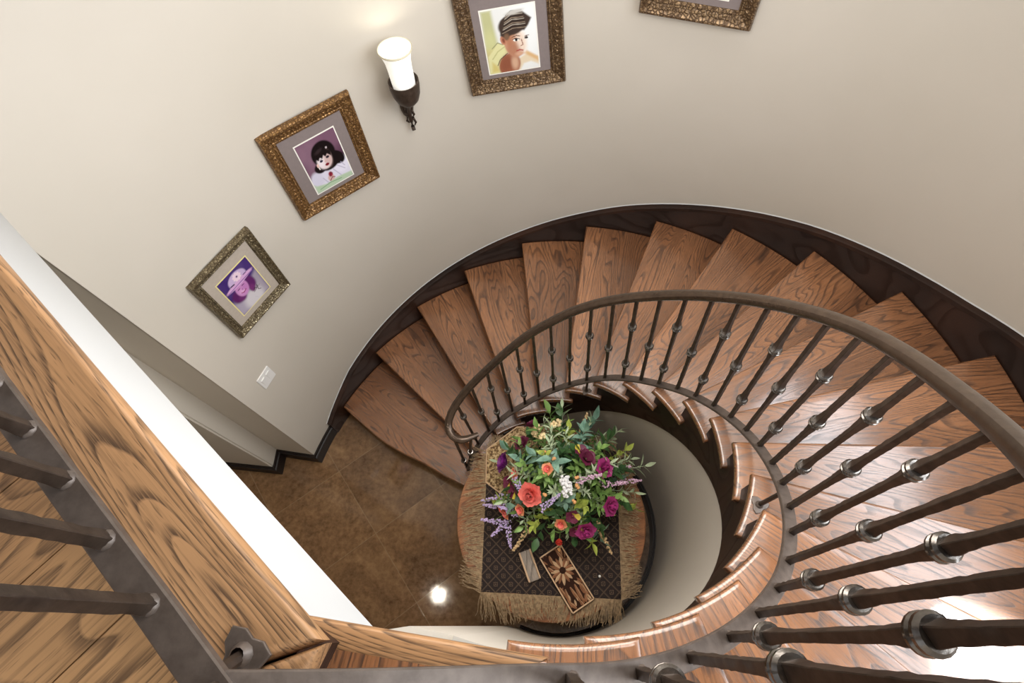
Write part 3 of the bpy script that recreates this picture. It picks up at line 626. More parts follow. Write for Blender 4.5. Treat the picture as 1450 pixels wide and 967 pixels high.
def frame(th, z, w, h, border, matin, photo_c, photo, dist_back, depth, tilt, frame_mat, mat_mat, liner, painter, label, ornate, liner_w=.006):
    """th: wall angle; w, h outer size; photo_c: photo centre offset, photo: photo size"""
    er = Vector((math.cos(R_(th)), math.sin(R_(th)), 0)); X = Vector((er.y, -er.x, 0)); Z = -er; Y = Vector((0, 0, 1))
    ct, st = math.cos(R_(tilt)), math.sin(R_(tilt)); X, Y = X * ct + Y * st, Y * ct - X * st
    O = er * dist_back + Vector((0, 0, z))
    W = lambda x, y, d: O + X * x + Y * y + Z * d
    T = thing('picture_frame', label, 'picture', O - Vector((0, 0, h / 2)), 'framed photographs on the stair wall')
    # moulding: profile (inset, depth)
    prof = [(0, 0), (0, depth * .55), (.004, depth * .8), (border * .10, depth), (border * .22, depth), (border * .30, depth * .88), (border * .38, depth * .80), (border * .62, depth * .62), (border * .76, depth * .52), (border * .80, depth * .60), (border * .86, depth * .60), (border * .90, depth * .45), (border, depth * .38), (border, 0)]
    bm = bmesh.new()
    rings = []
    for i, d in prof:
        hw, hh = w / 2 - i, h / 2 - i; rings.append([W(-hw, -hh, d), W(hw, -hh, d), W(hw, hh, d), W(-hw, hh, d)])
    vs = [[bm.verts.new(p) for p in r] for r in rings]
    for a, b in zip(vs, vs[1:] + vs[:1]):
        for i in range(4): bm.faces.new((a[i], a[(i + 1) % 4], b[(i + 1) % 4], b[i]))
    obj('moulding', bm, frame_mat, T, angle=25)
    # carved leaves and beads on the slope of the moulding
    bm = bmesh.new()
    def blob(x, y, d, rx, ry, rd, a):
        c, s = math.cos(a), math.sin(a); top = None
        for q in range(2):
            ring = []
            for i in range(8):
                t = 2 * math.pi * i / 8; k = (1, .6)[q]; px, py = rx * k * math.cos(t), ry * k * math.sin(t); ring.append(bm.verts.new(W(x + px * c - py * s, y + px * s + py * c, d + (0, rd * .75)[q])))
            if q:
                for i in range(8): bm.faces.new((prev[i], prev[(i + 1) % 8], ring[(i + 1) % 8], ring[i]))
                tp = bm.verts.new(W(x, y, d + rd))
                for i in range(8): bm.faces.new((ring[i], ring[(i + 1) % 8], tp))
            prev = ring
    for sidx in range(4):
        hor = sidx % 2 == 0; L = (w if hor else h); sg = -1 if sidx in (0, 3) else 1
        def at(s, i): 
            return (s, sg * (h / 2 - i)) if hor else (sg * (w / 2 - i), s)
        base_a = 0 if hor else math.pi / 2
        n = int((L - 2 * border * .5) / (.026 if ornate else .020))
        for i in range(n):
            s = (i + .5) / n * (L - border) - (L - border) / 2; x, y = at(s, border * .5); rr = border / .075
            al = base_a + (.7 if i % 2 else -.7)
            blob(x, y, depth * .66, .012 * rr, .0055 * rr, .006, al)
            x, y = at(s, border * (.40 if i % 2 else .60)); blob(x, y, depth * .66, .006 * rr, .004 * rr, .006, al + 1.2)
        n = int(L / .012)
        for i in range(n):
            s = ((i + .5) / n - .5) * (L - 2 * border * .84); x, y = at(s, border * .83); blob(x, y, depth * .58, .0042, .0032, .0035, base_a + .6)
            if ornate:
                s = ((i + .5) / n - .5) * (L - 2 * border * .1); x, y = at(s, border * .14); blob(x, y, depth * .96, .0045, .004, .0035, base_a + .4)
    obj('carving', bm, frame_mat, T, angle=60)
    def plate(name, cx, cy, pw, ph, d0, d1, mat):
        bm = bmesh.new(); r = [[W(cx - pw / 2, cy - ph / 2, d), W(cx + pw / 2, cy - ph / 2, d), W(cx + pw / 2, cy + ph / 2, d), W(cx - pw / 2, cy + ph / 2, d)] for d in (d0, d1)]
        ring_loft(bm, r); return obj(name, bm, mat, T, smooth=False)
    plate('mat_board', 0, 0, w - 2 * border + .004, h - 2 * border + .004, .001, depth * .30, mat_mat)
    plate('mat_liner', photo_c[0], photo_c[1], photo[0] + 2 * liner_w, photo[1] + 2 * liner_w, depth * .2, depth * .30 + .0012, liner)
    p = painter(*photo)
    me = bpy.data.meshes.new('photo'); off = wloc(T); d = depth * .30 + .0022
    co_ = [tuple(W(photo_c[0] + (u - .5) * photo[0], photo_c[1] + (v - .5) * photo[1], d) - off) for u, v in zip(p.U.ravel(), p.V.ravel())]
    nx, ny = p.nx, p.ny
    faces = [(j * nx + i, j * nx + i + 1, (j + 1) * nx + i + 1, (j + 1) * nx + i) for j in range(ny - 1) for i in range(nx - 1)]
    me.from_pydata(co_, [], faces)
    ca = me.color_attributes.new('pic', 'FLOAT_COLOR', 'POINT')
    ca.data.foreach_set('color', np.concatenate([p.I.reshape(-1, 3), np.ones((nx * ny, 1))], 1).astype(np.float32).ravel())
    me.materials.append(M['photo']); po = bpy.data.objects.new('photo', me); COL.objects.link(po); po.parent = T
    return T
frame(149.3, 1.861, .409, .504, .050, 0, (0, -.016), (.205, .285), 1.889, .035, 0, M['frame_silver'], M['mat_beige'], M['mat_cream'], pic_hat,
      'lowest framed photo, purple portrait of a smiling child in a flowered hat', False)
frame(127.6, 2.178, .492, .565, .073, 0, (.002, -.018), (.215, .322), 1.901, .033, 0, M['frame_gold'], M['mat_grey'], M['mat_white'], pic_dark_hair,
      'gold framed portrait of a dark haired child in white leaning on folded hands', False)
frame(95.1, 2.512, .500, .570, .074, 0, (-.008, -.018), (.252, .330), 1.9205, .036, 3.6, M['frame_bronze'], M['mat_grey'], M['mat_white'], pic_shoulder,
      'crooked carved frame with a child in yellow looking back over one shoulder', True)
frame(69.97, 2.900, .500, .570, .074, 0, (0, -.01), (.240, .330), 1.9265, .038, -.4, M['frame_bronze'], M['mat_grey'], M['mat_white'], pic_plain,
      'highest carved bronze frame with a grey mat, right of the other portraits', True)

# ------------------------------------------------------------------ light switch
er = pol(1, 157.5); X = Vector((er.y, -er.x, 0)); Z = -er; O = er * (RW(157.5) - .002) + Vector((0, 0, 1.19))
RM = Matrix((X, Vector((0, 0, 1)), Z)).transposed()
SW = thing('light_switch', 'white double light switch plate on the curved wall below the lowest photo', 'light switch', O - Vector((0, 0, .06)))
bm = bmesh.new(); box(bm, O + Z * .003, (.112, .126, .008), RM); bmesh.ops.bevel(bm, geom=bm.edges[:], offset=.003, segments=2, affect='EDGES'); obj('plate', bm, M['plastic'], SW)
for s in (-.024, .024):
    bm = bmesh.new(); box(bm, O + X * s + Z * .008, (.033, .068, .006), RM @ Matrix.Rotation(.06, 3, 'X')); bmesh.ops.bevel(bm, geom=bm.edges[:], offset=.002, segments=2, affect='EDGES'); obj('rocker', bm, M['plastic'], SW)

# ------------------------------------------------------------------ wall sconce
def glass_mat():
    m, nt, b = new_mat('frosted_glass'); b.inputs['Base Color'].default_value = (.9, .9, .85, 1); b.inputs['Roughness'].default_value = .35
    b.inputs['Emission Color'].default_value = (1, .97, .88, 1); b.inputs['Emission Strength'].default_value = .42; b.inputs['Alpha'].default_value = 1; return m
M['glass'] = glass_mat()
M['glass_rim'] = plain('glass_rim', srgb(214, 206, 182), .25)
th = 112.4; er = pol(1, th); X = Vector((er.y, -er.x, 0)); IN = -er
WP = er * RW(th)
SC = thing('wall_sconce', 'lit wall sconce with white glass bell on a dark iron stem', 'wall lamp', WP + Vector((0, 0, 2.1)))
ax = WP + IN * .13
bm = bmesh.new()
lathe(bm, [(.012, 2.352), (.034, 2.358), (.054, 2.38), (.067, 2.415), (.073, 2.455), (.073, 2.485), (.069, 2.485), (.066, 2.45), (.050, 2.41), (.012, 2.40)], ax, 28)
obj('cup', bm, M['iron'], SC)
bm = bmesh.new()
outp = [(.030, 2.425), (.046, 2.435), (.054, 2.46), (.056, 2.50), (.057, 2.55), (.060, 2.59), (.067, 2.62), (.077, 2.645)]
inn = [(r - .004, z) for r, z in outp[::-1]]
lathe(bm, outp + [(.076, 2.648)] + inn, ax, 36); obj('glass_shade', bm, M['glass'], SC)
bm = bmesh.new(); lathe(bm, [(.074, 2.642), (.0785, 2.643), (.080, 2.648), (.0785, 2.653), (.074, 2.652), (.072, 2.647), (.074, 2.642)], ax, 36); obj('rim', bm, M['glass_rim'], SC)
bm = bmesh.new()
pa = [ax + Vector((0, 0, 2.40)), ax + Vector((0, 0, 2.36)), WP + IN * .105 + Vector((0, 0, 2.325)), WP + IN * .07 + Vector((0, 0, 2.30)), WP + IN * .045 + Vector((0, 0, 2.27)), WP + IN * .03 + Vector((0, 0, 2.21)), WP + IN * .022 + Vector((0, 0, 2.16)), WP + IN * .03 + Vector((0, 0, 2.125)), WP + IN * .045 + Vector((0, 0, 2.118))]
tube(bm, smooth_path(pa, 2), .012, 8, lambda i: 1.15 - .04 * i)
for i, t in enumerate((.0, .25, .5, .75)):     # leaf scrolls on the stem
    c = WP + IN * (.05 - .02 * t) + Vector((0, 0, 2.28 - .12 * t)) + X * (.012 if i % 2 else -.012)
    tube(bm, [c, c + Vector((0, 0, -.035)) + X * (.010 if i % 2 else -.010), c + Vector((0, 0, -.05))], .009, 6, lambda i: 1 - .3 * i)
for a in range(5):
    q = ax + Vector((.05 * math.cos(a * 1.257), .05 * math.sin(a * 1.257), 2.40)); q2 = ax + Vector((.066 * math.cos(a * 1.257), .066 * math.sin(a * 1.257), 2.475)); tube(bm, [ax + Vector((0, 0, 2.365)), q, q2], .006, 6)
obj('stem', bm, M['iron'], SC)
bm = bmesh.new(); lathe(bm, [(.0, -.006), (.045, -.006), (.05, 0), (.04, .010), (.0, .014)], WP + Vector((0, 0, 2.25)) + IN * .006, 20, Matrix((X, Vector((0, 0, 1)), IN)).transposed() @ Matrix.Diagonal((.7, 1.5, 1))); obj('back_plate', bm, M['iron'], SC)

# ------------------------------------------------------------------ table
TC = Vector((-.040, -.047, 0)); TR = .567; TZ = .76
TB = thing('round_table', 'round wooden pedestal table under the fringed cloth at the foot of the stairs', 'table', TC)
bm = bmesh.new(); lathe(bm, [(.0, TZ), (TR - .012, TZ), (TR - .003, TZ - .004), (TR, TZ - .012), (TR - .004, TZ - .022), (TR - .016, TZ - .03), (TR - .03, TZ - .045), (0, TZ - .045)], TC, 72)
obj('table_top', bm, M['tabletop'], TB, grain=(TC, (1, .25, 0)))
bm = bmesh.new(); lathe(bm, [(TR - .06, TZ - .045), (TR - .06, TZ - .12), (TR - .075, TZ - .13), (TR - .09, TZ - .12), (TR - .09, TZ - .045)], TC, 60); obj('apron', bm, M['tabledark'], TB)
bm = bmesh.new(); lathe(bm, [(0, .72), (.10, .715), (.08, .66), (.06, .62), (.075, .55), (.11, .46), (.12, .38), (.09, .30), (.07, .25), (.10, .20), (.15, .17), (.0, .16)], TC, 32); obj('pedestal', bm, M['tabledark'], TB)
for i in range(4):
    a = i * math.pi / 2 + .6; d = Vector((math.cos(a), math.sin(a), 0)); bm = bmesh.new()
    tube(bm, smooth_path([TC + d * .05 + Vector((0, 0, .24)), TC + d * .2 + Vector((0, 0, .22)), TC + d * .36 + Vector((0, 0, .10)), TC + d * .45 + Vector((0, 0, .035)), TC + d * .50 + Vector((0, 0, .03))], 1), .035, 10, lambda i: (1.1, 1, .85, .8, .7)[i]); obj('foot', bm, M['tabledark'], TB)

# ------------------------------------------------------------------ cloth with fringe
def drape_z(x, y, lift=.003):
    r = math.hypot(x - TC.x, y - TC.y); e = r - (TR - .004)
    return TZ + lift if e <= 0 else TZ + lift - min(.9 * e, .3) - .5 * e * e
cc = [Vector((-.453, -.458)), Vector((.348, -.500)), Vector((.390, .36)), Vector((-.430, .368))]
def cl(u, v): return (cc[0] * (1 - u) + cc[1] * u) * (1 - v) + (cc[3] * (1 - u) + cc[2] * u) * v
CL = thing('table_cloth', 'dark brown woven cloth with diamond pattern and tan fringe on round table', 'tablecloth', (cc[0].x, cc[0].y, TZ))
bm = bmesh.new(); nn = 40; g = []
for j in range(nn + 1):
    row = []
    for i in range(nn + 1):
        p = cl(i / nn, j / nn)
        if j == 0: p = p + Vector((0, .012 * math.sin(i / nn * 9) * math.sin(i / nn * 3.14)))
        row.append(bm.verts.new((p.x, p.y, drape_z(p.x, p.y) + .0012 * math.sin(p.x * 23 + p.y * 17))))
    g.append(row)
for j in range(nn):
    for i in range(nn): bm.faces.new((g[j][i], g[j][i + 1], g[j + 1][i + 1], g[j + 1][i]))
obj('weave', bm, M['cloth'], CL)
bm = bmesh.new(); rf = random.Random(11)
def strand(p, d, L, lift):
    side = Vector((-d.y, d.x)); w = .0032; prev = None; wob = rf.uniform(-.25, .25); n = 6
    for i in range(n + 1):
        s = i / n; q = p + d * L * s + side * (wob * L * .35 * s * s + .006 * math.sin(s * 9 + wob * 30) * s)
        z = drape_z(q.x, q.y, .004 + lift * math.sin(min(1, s * 1.2) * 3.1)); ww = w * (1 - .5 * s)
        a, b = bm.verts.new((q.x - side.x * ww, q.y - side.y * ww, z)), bm.verts.new((q.x + side.x * ww, q.y + side.y * ww, z + .0015))
        if prev: bm.faces.new((prev[0], prev[1], b, a))
        prev = (a, b)
for e, (n, L0) in enumerate(((230, .135), (210, .115), (220, .125), (160, .13))):
    for i in range(n):
        t = (i + rf.random()) / n
        p = (cl(t, 0), cl(1, t), cl(1 - t, 1), cl(0, 1 - t))[e]; d = (Vector((0, -1)), Vector((1, 0)), Vector((0, 1)), Vector((-1, 0)))[e].copy()
        d.rotate(Matrix.Rotation(rf.gauss(0, .16) + .25 * math.sin(t * 7 + e * 2), 2)) if False else None
        a = rf.gauss(0, .15) + .28 * math.sin(t * 6.5 + e * 1.7); d = Vector((d.x * math.cos(a) - d.y * math.sin(a), d.x * math.sin(a) + d.y * math.cos(a)))
        L = L0 * rf.uniform(.82, 1.1) * (1 + .12 * math.sin(t * 11 + e))
        strand(p - d * .004, d, L, rf.uniform(.001, .008))
fo = obj('fringe', bm, M['fringe'], CL, smooth=False); fo['kind'] = 'stuff'; fo['label'] = 'tan knotted fringe around the dark cloth'
# octagonal woven mat under the flowers
MC = Vector((-.10, .27, TZ)); bm = bmesh.new()
oct_ = [(MC.x + .36 * math.cos(R_(22.5 + 45 * i)), MC.y + .27 * math.sin(R_(22.5 + 45 * i))) for i in range(8)]
PM = thing('place_mat', 'octagonal tan woven mat with pale border beneath the flower arrangement', 'mat', (MC.x, MC.y, TZ + .004))
slab(bm, oct_, TZ + .011, .005, .0015); obj('woven_centre', bm, M['placemat'], PM)
bm = bmesh.new(); pr = [Vector((x, y, TZ + .012)) for x, y in oct_]
sweep(bm, pr + [pr[0]], circ(.0045, 6)); obj('border', bm, M['carve_light'], PM)

# ------------------------------------------------------------------ carved panel, wood block, bead
ang = math.atan2(-.487 + .221, .192 - .03)                       # long direction
PC = Vector((.040, -.385, TZ + .006)); Lx = Vector((math.cos(ang), math.sin(ang), 0)); Wy = Vector((-Lx.y, Lx.x, 0))
CP = thing('carved_box', 'carved wooden box lid with sunflower pattern and pale edge on the dark cloth', 'box', PC)
PL, PW, PT = .345, .150, .030
def pp(a, b, z): return PC + Lx * a + Wy * b + Vector((0, 0, z))
bm = bmesh.new(); slab(bm, [pp(-PL / 2, -PW / 2, 0).xy, pp(PL / 2, -PW / 2, 0).xy, pp(PL / 2, PW / 2, 0).xy, pp(-PL / 2, PW / 2, 0).xy], PC.z + PT - .004, PT - .004, .003); obj('body', bm, M['carve_dark'], CP)
bm = bmesh.new()
for a, b, la, lb in ((0, PW / 2 - .004, PL, .008), (0, -PW / 2 + .004, PL, .008), (PL / 2 - .004, 0, .008, PW), (-PL / 2 + .004, 0, .008, PW)):
    slab(bm, [pp(a - la / 2, b - lb / 2, 0).xy, pp(a + la / 2, b - lb / 2, 0).xy, pp(a + la / 2, b + lb / 2, 0).xy, pp(a - la / 2, b + lb / 2, 0).xy], PC.z + PT + .001, .008, .002)
obj('edging', bm, M['carve_light'], CP)
def petal_on(bm, a, b, L, w, ang_, hgt, z0, mat=0):
    """raised leaf lying on the panel; mat 1 paints the ridge pale, as if lit"""
    d = Vector((math.cos(ang_), math.sin(ang_))); s = Vector((-d.y, d.x)); n = 7; rows = []
    for i in range(n):
        t = i / (n - 1); ww = w * math.sin(math.pi * (t * .9 + .06)) ** .8; c = Vector((a, b)) + d * L * t
        cl_ = lambda v: Vector((max(-PL / 2 + .009, min(PL / 2 - .009, v.x)), max(-PW / 2 + .009, min(PW / 2 - .009, v.y))))
        l_, m_, r_ = cl_(c - s * ww), cl_(c), cl_(c + s * ww)
        rows.append([bm.verts.new(pp(l_.x, l_.y, z0)), bm.verts.new(pp(m_.x, m_.y, z0 + hgt * math.sin(math.pi * (.15 + .7 * t)))), bm.verts.new(pp(r_.x, r_.y, z0))])
    for r0, r1 in zip(rows[:-1], rows[1:]):
        for i in range(2): bm.faces.new((r0[i], r0[i + 1], r1[i + 1], r1[i])).material_index = mat
bm = bmesh.new(); fc = (-.045, .004); rp = random.Random(5)
for q in range(26):
    a = rp.uniform(-.16, .15); b = rp.uniform(-.06, .06)
    if math.hypot(a - (-.045), b - .004) < .07: continue
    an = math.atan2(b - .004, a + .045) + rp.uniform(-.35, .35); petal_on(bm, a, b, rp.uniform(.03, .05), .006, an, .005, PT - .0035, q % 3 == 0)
for i in range(16):
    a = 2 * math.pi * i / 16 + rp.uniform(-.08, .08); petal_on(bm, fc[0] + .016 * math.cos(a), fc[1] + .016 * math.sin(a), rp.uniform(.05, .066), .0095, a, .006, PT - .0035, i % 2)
for (a, b, an, L) in ((-.15, .03, .2, .06), (-.15, -.02, -.1, .055), (-.155, .055, -.3, .05), (.04, .045, .15, .10), (.05, .02, -.05, .11), (.05, -.01, .1, .11), (.045, -.04, -.2, .10), (.12, .05, -.5, .045), (.115, -.055, .35, .05), (.14, .0, .1, .03), (.07, .058, -.15, .07), (-.10, -.06, .4, .05), (-.09, .062, -.3, .04), (.02, -.062, .1, .06)):
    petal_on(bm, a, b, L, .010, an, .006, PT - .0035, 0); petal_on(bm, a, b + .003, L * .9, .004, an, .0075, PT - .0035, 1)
obj('relief', bm, [M['carve_mid'], M['carve_light']], CP)
bm = bmesh.new(); lathe(bm, [(.019, 0), (.018, .006), (.012, .009), (0, .010)], pp(fc[0], fc[1], PT - .004), 18); obj('flower_centre', bm, M['carve_dark'], CP)
BC = Vector((-.168, -.318, TZ + .006)); bang = math.atan2(-.115, .042) ; Bx = Vector((math.cos(bang), math.sin(bang), 0)); By = Vector((-Bx.y, Bx.x, 0))
BK = thing('wooden_block', 'small weathered wooden trough with pale rims left of the carved box', 'box', BC)
RMb = Matrix((Bx, By, Vector((0, 0, 1)))).transposed()
bm = bmesh.new(); box(bm, BC + Vector((0, 0, .012)), (.17, .075, .024), RMb); bmesh.ops.bevel(bm, geom=bm.edges[:], offset=.003, segments=2, affect='EDGES'); obj('body', bm, M['block'], BK, grain=(BC, Bx))
for s in (-.032, .032):
    bm = bmesh.new(); box(bm, BC + By * s + Vector((0, 0, .030)), (.17, .010, .014), RMb); bmesh.ops.bevel(bm, geom=bm.edges[:], offset=.003, segments=2, affect='EDGES'); obj('rim', bm, M['carve_light'], BK)
bm = bmesh.new(); bmesh.ops.create_icosphere(bm, subdivisions=2, radius=.008, matrix=Matrix.Translation((.23, -.375, TZ + .011)))  # tiny plain white ball on the cloth
tag(obj('speck', bm, M['speck_white'], origin=(.23, -.375, TZ + .011)), 'tiny white bead on the dark cloth right of the carved box', 'speck')

# ------------------------------------------------------------------ flower arrangement
FC = Vector((.05, .12, TZ + .0115))
FA = thing('flower_arrangement', 'large mixed bouquet of purple, coral and white flowers on round table', 'flowers', FC)
bm = bmesh.new(); lathe(bm, [(0, 0), (.08, 0), (.11, .02), (.135, .07), (.14, .12), (.125, .16), (.13, .175), (.122, .175), (.115, .16), (.12, .12), (0, .03)], FC, 32); obj('vase', bm, M['vase'], FA)
CORE = FC + Vector((0, 0, .15))
rg = random.Random(21)
def leaf(bm, p, d, up, L, w, curl=.25, fold=.25):
    s = d.cross(up)
    if s.length < 1e-3: s = Vector((1, 0, 0))
    s.normalize(); u = s.cross(d).normalized(); rows = []
    for t, k in ((0, .12), (.22, .75), (.45, 1), (.72, .72), (1, .04)):
        c = p + d * L * t - u * curl * L * t * t
        rows.append([bm.verts.new(c - s * w * k + u * w * k * fold), bm.verts.new(c), bm.verts.new(c + s * w * k + u * w * k * fold)])
    for a, b in zip(rows[:-1], rows[1:]):
        for i in range(2): bm.faces.new((a[i], a[i + 1], b[i + 1], b[i]))
def sprig_mesh(kind, seed):
    r = random.Random(seed); bm = bmesh.new(); L = .30
    bend = Vector((r.uniform(-.04, .04), r.uniform(-.04, .04), 0)); P = [Vector((0, 0, 0)), bend * .3 + Vector((0, 0, L * .5)), bend + Vector((0, 0, L))]
    P = [P[0].lerp(P[1], t / 4) for t in range(4)] + [P[1].lerp(P[2], t / 4) for t in range(5)]
    tube(bm, P, .0022, 5, lambda i: 1.2 - .1 * i)
    nl, Lf, wf, start = dict(green=(17, .060, .014, .30), teal=(12, .075, .019, .35), sage=(20, .052, .0075, .30), lime=(13, .052, .015, .40), dark=(15, .075, .022, .15))[kind]
    for i in range(nl):
        t = start + (1 - start) * (i + .5) / nl; j = min(7, int(t * 8)); p = P[j].lerp(P[j + 1], t * 8 - j)
        a = i * 2.4 + r.uniform(-.4, .4); out = Vector((math.cos(a), math.sin(a), 0)); d = (out + Vector((0, 0, r.uniform(.35, 1.0)))).normalized()
        leaf(bm, p, d, Vector((0, 0, 1)), Lf * r.uniform(.7, 1.15), wf * r.uniform(.8, 1.15), r.uniform(.05, .4))
    leaf(bm, P[-1], Vector((r.uniform(-.3, .3), r.uniform(-.3, .3), 1)).normalized(), Vector((1, 0, 0)), Lf, wf)
    me = bpy.data.meshes.new('leafy_stem'); bmesh.ops.recalc_face_normals(bm, faces=bm.faces[:])
    for f in bm.faces: f.smooth = True
    bm.to_mesh(me); bm.free(); me.materials.append(M['leaf_' + kind]); return me
def place(name, me, p, d, s=1.0, roll=0.0):
    o = bpy.data.objects.new(name, me); COL.objects.link(o); o.parent = FA
    q = d.normalized().to_track_quat('Z', 'Y'); o.rotation_mode = 'QUATERNION'; from mathutils import Quaternion
    o.rotation_quaternion = q @ Quaternion((0, 0, 1), roll); o.scale = (s, s, s); o.location = p - FC; return o
variants = {k: [sprig_mesh(k, i * 7 + j) for i in range(3)] for j, k in enumerate(('green', 'teal', 'sage', 'lime', 'dark'))}
kinds = ['green', 'sage', 'dark', 'sage', 'green', 'lime', 'sage', 'dark', 'green', 'sage', 'teal', 'green']
NS = 86
for i in range(NS):
    k = kinds[i % len(kinds)]; el = math.asin(.02 + .97 * ((i + .5) / NS)); az = i * 2.39996
    d = Vector((math.cos(az) * math.cos(el), math.sin(az) * math.cos(el), math.sin(el)))
    d = Vector((d.x, d.y, d.z * .9 + .05)); s = rg.uniform(.9, 1.2)
    if d.y < -.3: s *= .9
    if d.z > .7: s *= .95
    place('leafy_stem', variants[k][i % 3], CORE + Vector((d.x * .05, d.y * .05, 0)), d, s, rg.uniform(0, 6))
for (x, y, z), k, s in (((.0, .553, .967), 'sage', 1.45), ((-.02, .52, 1.05), 'green', 1.4), ((.49, .26, .98), 'sage', 1.5), ((.40, .364, 1.0), 'sage', 1.4), ((.22, .46, 1.05), 'teal', 1.25), ((-.19, .19, 1.12), 'teal', 1.2), ((-.15, .25, 1.15), 'teal', 1.15), ((.12, .36, 1.13), 'teal', 1.2), ((-.37, .05, .95), 'lime', 1.3), ((.42, -.05, .95), 'lime', 1.25), ((.20, -.22, .98), 'lime', 1.15)):
    v = Vector((x, y, z)) - CORE; place('leafy_stem', variants[k][0], CORE, v, v.length / .30, rg.uniform(0, 6))
def stem_to(bm, p, mat=1):
    mid = (CORE + p) / 2 + Vector((0, 0, .03)); tube(bm, [CORE, mid, p], .0022, 5, None, mat)
def petal_cup(bm, p, axis, n, L, w, open_, layers=2, mat=0):
    q = axis.to_track_quat('Z', 'Y').to_matrix()
    for ly in range(layers):
        for i in range(n):
            a = 2 * math.pi * (i + .5 * ly) / n; k = 1 - .24 * ly; out = Vector((math.cos(a), math.sin(a), 0)); s = Vector((-out.y, out.x, 0)); rows = []
            for t, wk in ((0, .3), (.3, .85), (.6, 1.05), (.85, .85), (1, .35)):
                op = open_ * (1 - .33 * ly); rr = (.10 + op * k * (math.sin(t * 1.5) + .35 * t * t)) * L; z = L * t * (1.0 + .1 * ly - .62 * op * t)
                rows.append([bm.verts.new(p + q @ (out * rr * (1 - .12 * abs(e)) + s * e * w * wk * k + Vector((0, 0, z + .08 * L * abs(e) * t)))) for e in (-1, -.5, 0, .5, 1)])
            for x0, x1 in zip(rows[:-1], rows[1:]):
                for j in range(4): bm.faces.new((x0[j], x0[j + 1], x1[j + 1], x1[j])).material_index = mat
def bloom(name, p, mat, n, L, w, open_, layers, centre=None, lab=None):
    p = Vector(p); ax = (p - CORE).normalized(); ax = (ax + Vector((rg.uniform(-.2, .2), rg.uniform(-.25, .05), .25))).normalized()
    bm = bmesh.new(); stem_to(bm, p); petal_cup(bm, p, ax, n, L, w, open_, layers)
    if centre: bmesh.ops.create_icosphere(bm, subdivisions=1, radius=L * .28, matrix=Matrix.Translation(p + ax * L * .3)); [setattr(f, 'material_index', 2) for f in bm.faces[-80:]]
    o = obj(name, bm, [M[mat], M['stem'], M[centre or 'yellow']], FA, angle=80)
    if lab: o['label'] = lab
    return o
for p in [(-.286, .217, 1.02)]: bloom('lisianthus', p, 'purple', 5, .060, .032, .75, 2, None, 'deep purple cup flower')
for p in [(-.131, .455, .97), (-.185, .305, 1.09), (.161, .19, 1.20)]: bloom('lisianthus', p, 'burgundy', 5, .046, .024, .8, 2, None, 'burgundy flower')
for p in [(.25, .145, 1.17), (.272, -.044, 1.11), (.14, -.16, 1.09)]: bloom('ranunculus', p, 'magenta', 6, .046, .025, .95, 4, None, 'magenta flower')
bloom('rose', (-.141, .015, 1.16), 'coral', 5, .054, .034, .95, 5, None, 'coral rose')
for p in [(-.224, .139, 1.11), (-.286, -.052, .96), (-.199, -.052, 1.075), (.015, -.133, 1.12), (-.049, .131, 1.21), (-.31, -.02, .95)]: bloom('small_rose', p, 'peach', 5, .032, .017, .8, 2, 'coral', 'peach blossom')
for p in [(.076, -.101, 1.15), (.091, -.165, 1.09), (.133, .229, 1.20), (-.27, .10, 1.05), (-.24, .045, 1.07)]: bloom('pansy', p, 'yellow', 5, .034, .020, .9, 1, 'burgundy', 'yellow blossom')
bloom('rosebud', (.003, -.205, 1.03), 'red', 5, .034, .013, .35, 2, None, 'red bud')
def cluster(name, p, mat, n, spread, r, lab, along=None):
    p = Vector(p); bm = bmesh.new(); stem_to(bm, p)
    ax = Vector(along).normalized() if along else None
    nf0 = len(bm.faces)
    for i in range(n):
        if ax:
            t = i / n; u = Vector((rg.gauss(0, 1), rg.gauss(0, 1), rg.gauss(0, 1))).normalized(); c = p + ax * (t - .5) * spread + u * (.0175 * (1.2 - t))
        else:
            u = Vector((rg.gauss(0, 1), rg.gauss(0, 1), abs(rg.gauss(0, 1)))).normalized(); c = p + u * spread * rg.uniform(.55, 1)
        bmesh.ops.create_icosphere(bm, subdivisions=1, radius=r * rg.uniform(.75, 1.2), matrix=Matrix.Translation(c) @ Matrix.Diagonal((1, 1, .7, 1)))
    bm.faces.ensure_lookup_table()
    if ax: tube(bm, [p - ax * spread * .6, p + ax * spread * .5], .0018, 5, None, 1)
    o = obj(name, bm, [M[mat], M['stem']], FA, angle=80); o['label'] = lab
for p in [(.036, .066, 1.225), (.047, .012, 1.215), (.05, .036, 1.232)]: cluster('hydrangea', p, 'whitep', 26, .030, .0095, 'white blossom cluster')
for p, al in [((-.212, .059, 1.115), (.35, -.9, .2)), ((-.039, -.035, 1.18), (.8, .6, .1)), ((-.362, -.008, .93), (-1, .1, 0)), ((-.29, -.042, 1.0), (-.9, .4, .1)), ((-.376, -.09, .92), (-1, .15, 0)), ((-.28, -.17, .92), (.15, -1, -.1)), ((.174, .084, 1.205), (1, .25, 0)), ((.315, .072, 1.115), (1, .1, -.1)), ((.42, .11, 1.0), (1, .05, -.1)), ((-.37, .032, .95), (-1, -.2, 0)), ((.36, .17, 1.05), (1, .2, -.1)), ((-.33, -.13, .92), (-.7, -.6, 0))]:
    cluster('lavender', p, 'lavender' if p[0] < .1 else 'pink', 64, .135, .0058, 'lavender sprig' if p[0] < .1 else 'pale pink sprig', al)
for p, al in [((.161, .41, 1.08), (.35, .9, .2)), ((-.205, -.19, .95), (-.6, -.8, 0)), ((.25, -.20, .98), (.4, -.9, -.1))]: cluster('astilbe', p, 'wheat', 60, .17, .0066, 'tan feathery sprig', al)
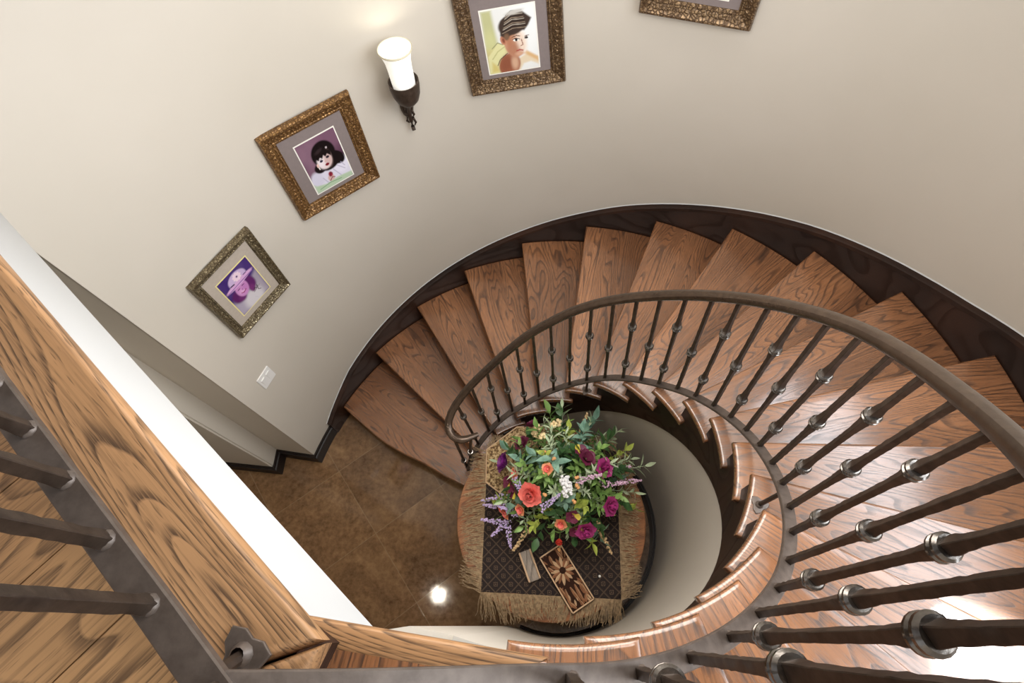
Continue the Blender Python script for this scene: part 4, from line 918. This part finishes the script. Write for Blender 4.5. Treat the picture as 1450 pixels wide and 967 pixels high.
for p in [(-.1, .415, 1.06), (-.004, .419, 1.10), (-.121, .37, 1.09), (.02, .44, 1.07), (-.076, .335, 1.14)]: cluster('blossom', p, 'cream', 7, .020, .013, 'cream blossom cluster')
for p in [(.10, .034, 1.215), (.085, -.035, 1.19), (-.001, -.25, .95), (-.07, .235, 1.19), (.10, .08, 1.22), (-.07, .0, 1.19), (-.02, .19, 1.21)]: cluster('berry', p, 'berry', 3, .010, .010, 'orange berries')

# ------------------------------------------------------------------ hall downlight (seen mirrored in the floor)
DL = thing('ceiling_light', 'round recessed ceiling light under the landing', 'ceiling light', (-1.368, -.301, 3.06))
bm = bmesh.new(); lathe(bm, [(.052, 3.066), (.075, 3.068), (.078, 3.061), (.070, 3.055), (.055, 3.058)], (-1.368, -.301, 0), 28); obj('trim_ring', bm, M['white'], DL)
m, nt, b = new_mat('lamp_lens'); b.inputs['Emission Color'].default_value = (1, .93, .8, 1); b.inputs['Emission Strength'].default_value = 7; M['lens'] = m
bm = bmesh.new(); lathe(bm, [(0, 3.0595), (.032, 3.0595), (.054, 3.063)], (-1.368, -.301, 0), 28); obj('lens', bm, M['lens'], DL)

# ------------------------------------------------------------------ lights
def light(name, kind, loc, energy, col=(1, 1, 1), **k):
    l = bpy.data.lights.new(name, kind); l.energy = energy; l.color = col
    for a, v in k.items(): setattr(l, a, v)
    o = bpy.data.objects.new(name, l); COL.objects.link(o); o.location = loc; return o
def aim(o, tgt): o.rotation_euler = (Vector(tgt) - o.location).to_track_quat('-Z', 'Y').to_euler()
w_ = bpy.data.worlds.new('world'); scene.world = w_; w_.use_nodes = True
bg = w_.node_tree.nodes['Background']; bg.inputs[0].default_value = (.90, .95, 1.0, 1); bg.inputs[1].default_value = .54
for t_ in (11, -27):
    L1 = light('window_daylight', 'AREA', pol(2.22, t_, 4.35), 66, (.87, .94, 1.0), shape='RECTANGLE', size=1.38, size_y=2.5); aim(L1, (0, 0, 4.35))
L2 = light('sun_through_window', 'SPOT', (2.95, -.50, 6.1), 1500, (1, .98, .94), spot_size=R_(11.5), spot_blend=.12, shadow_soft_size=.02); aim(L2, (1.27, -.92, 2.7))
L4 = light('overhead_fill', 'AREA', (.6, .9, 6.15), 26, (1, .96, .90), shape='DISK', size=1.2); aim(L4, (.4, .6, 0))  # added soft fill from above, no fixture stands here
L5 = light('lower_stair_fill', 'AREA', (.05, .42, 3.7), 26, (1, .96, .90), shape='DISK', size=1.3); aim(L5, (-.1, .6, 0))  # invented fill to brighten lower treads and table, hangs from nothing
L6 = light('hall_fill', 'AREA', (-2.3, -1.2, 3.0), 9, (1, .93, .82), shape='DISK', size=.7); aim(L6, (-1.6, -.6, 0))  # extra fill for the hall floor, not an actual fitting
light('sconce_bulb', 'POINT', ax + Vector((0, 0, 2.60)), .35, (1, .93, .8), shadow_soft_size=.03)
L3 = light('hall_downlight', 'SPOT', (-1.368, -.301, 3.05), 22, (1, .90, .74), spot_size=R_(110), spot_blend=.8, shadow_soft_size=.03); aim(L3, (-1.368, -.301, 0))

vs = scene.view_settings
vs.view_transform = 'Standard'; vs.look = 'None'; vs.exposure = .3; vs.gamma = 1; vs.use_curve_mapping = False
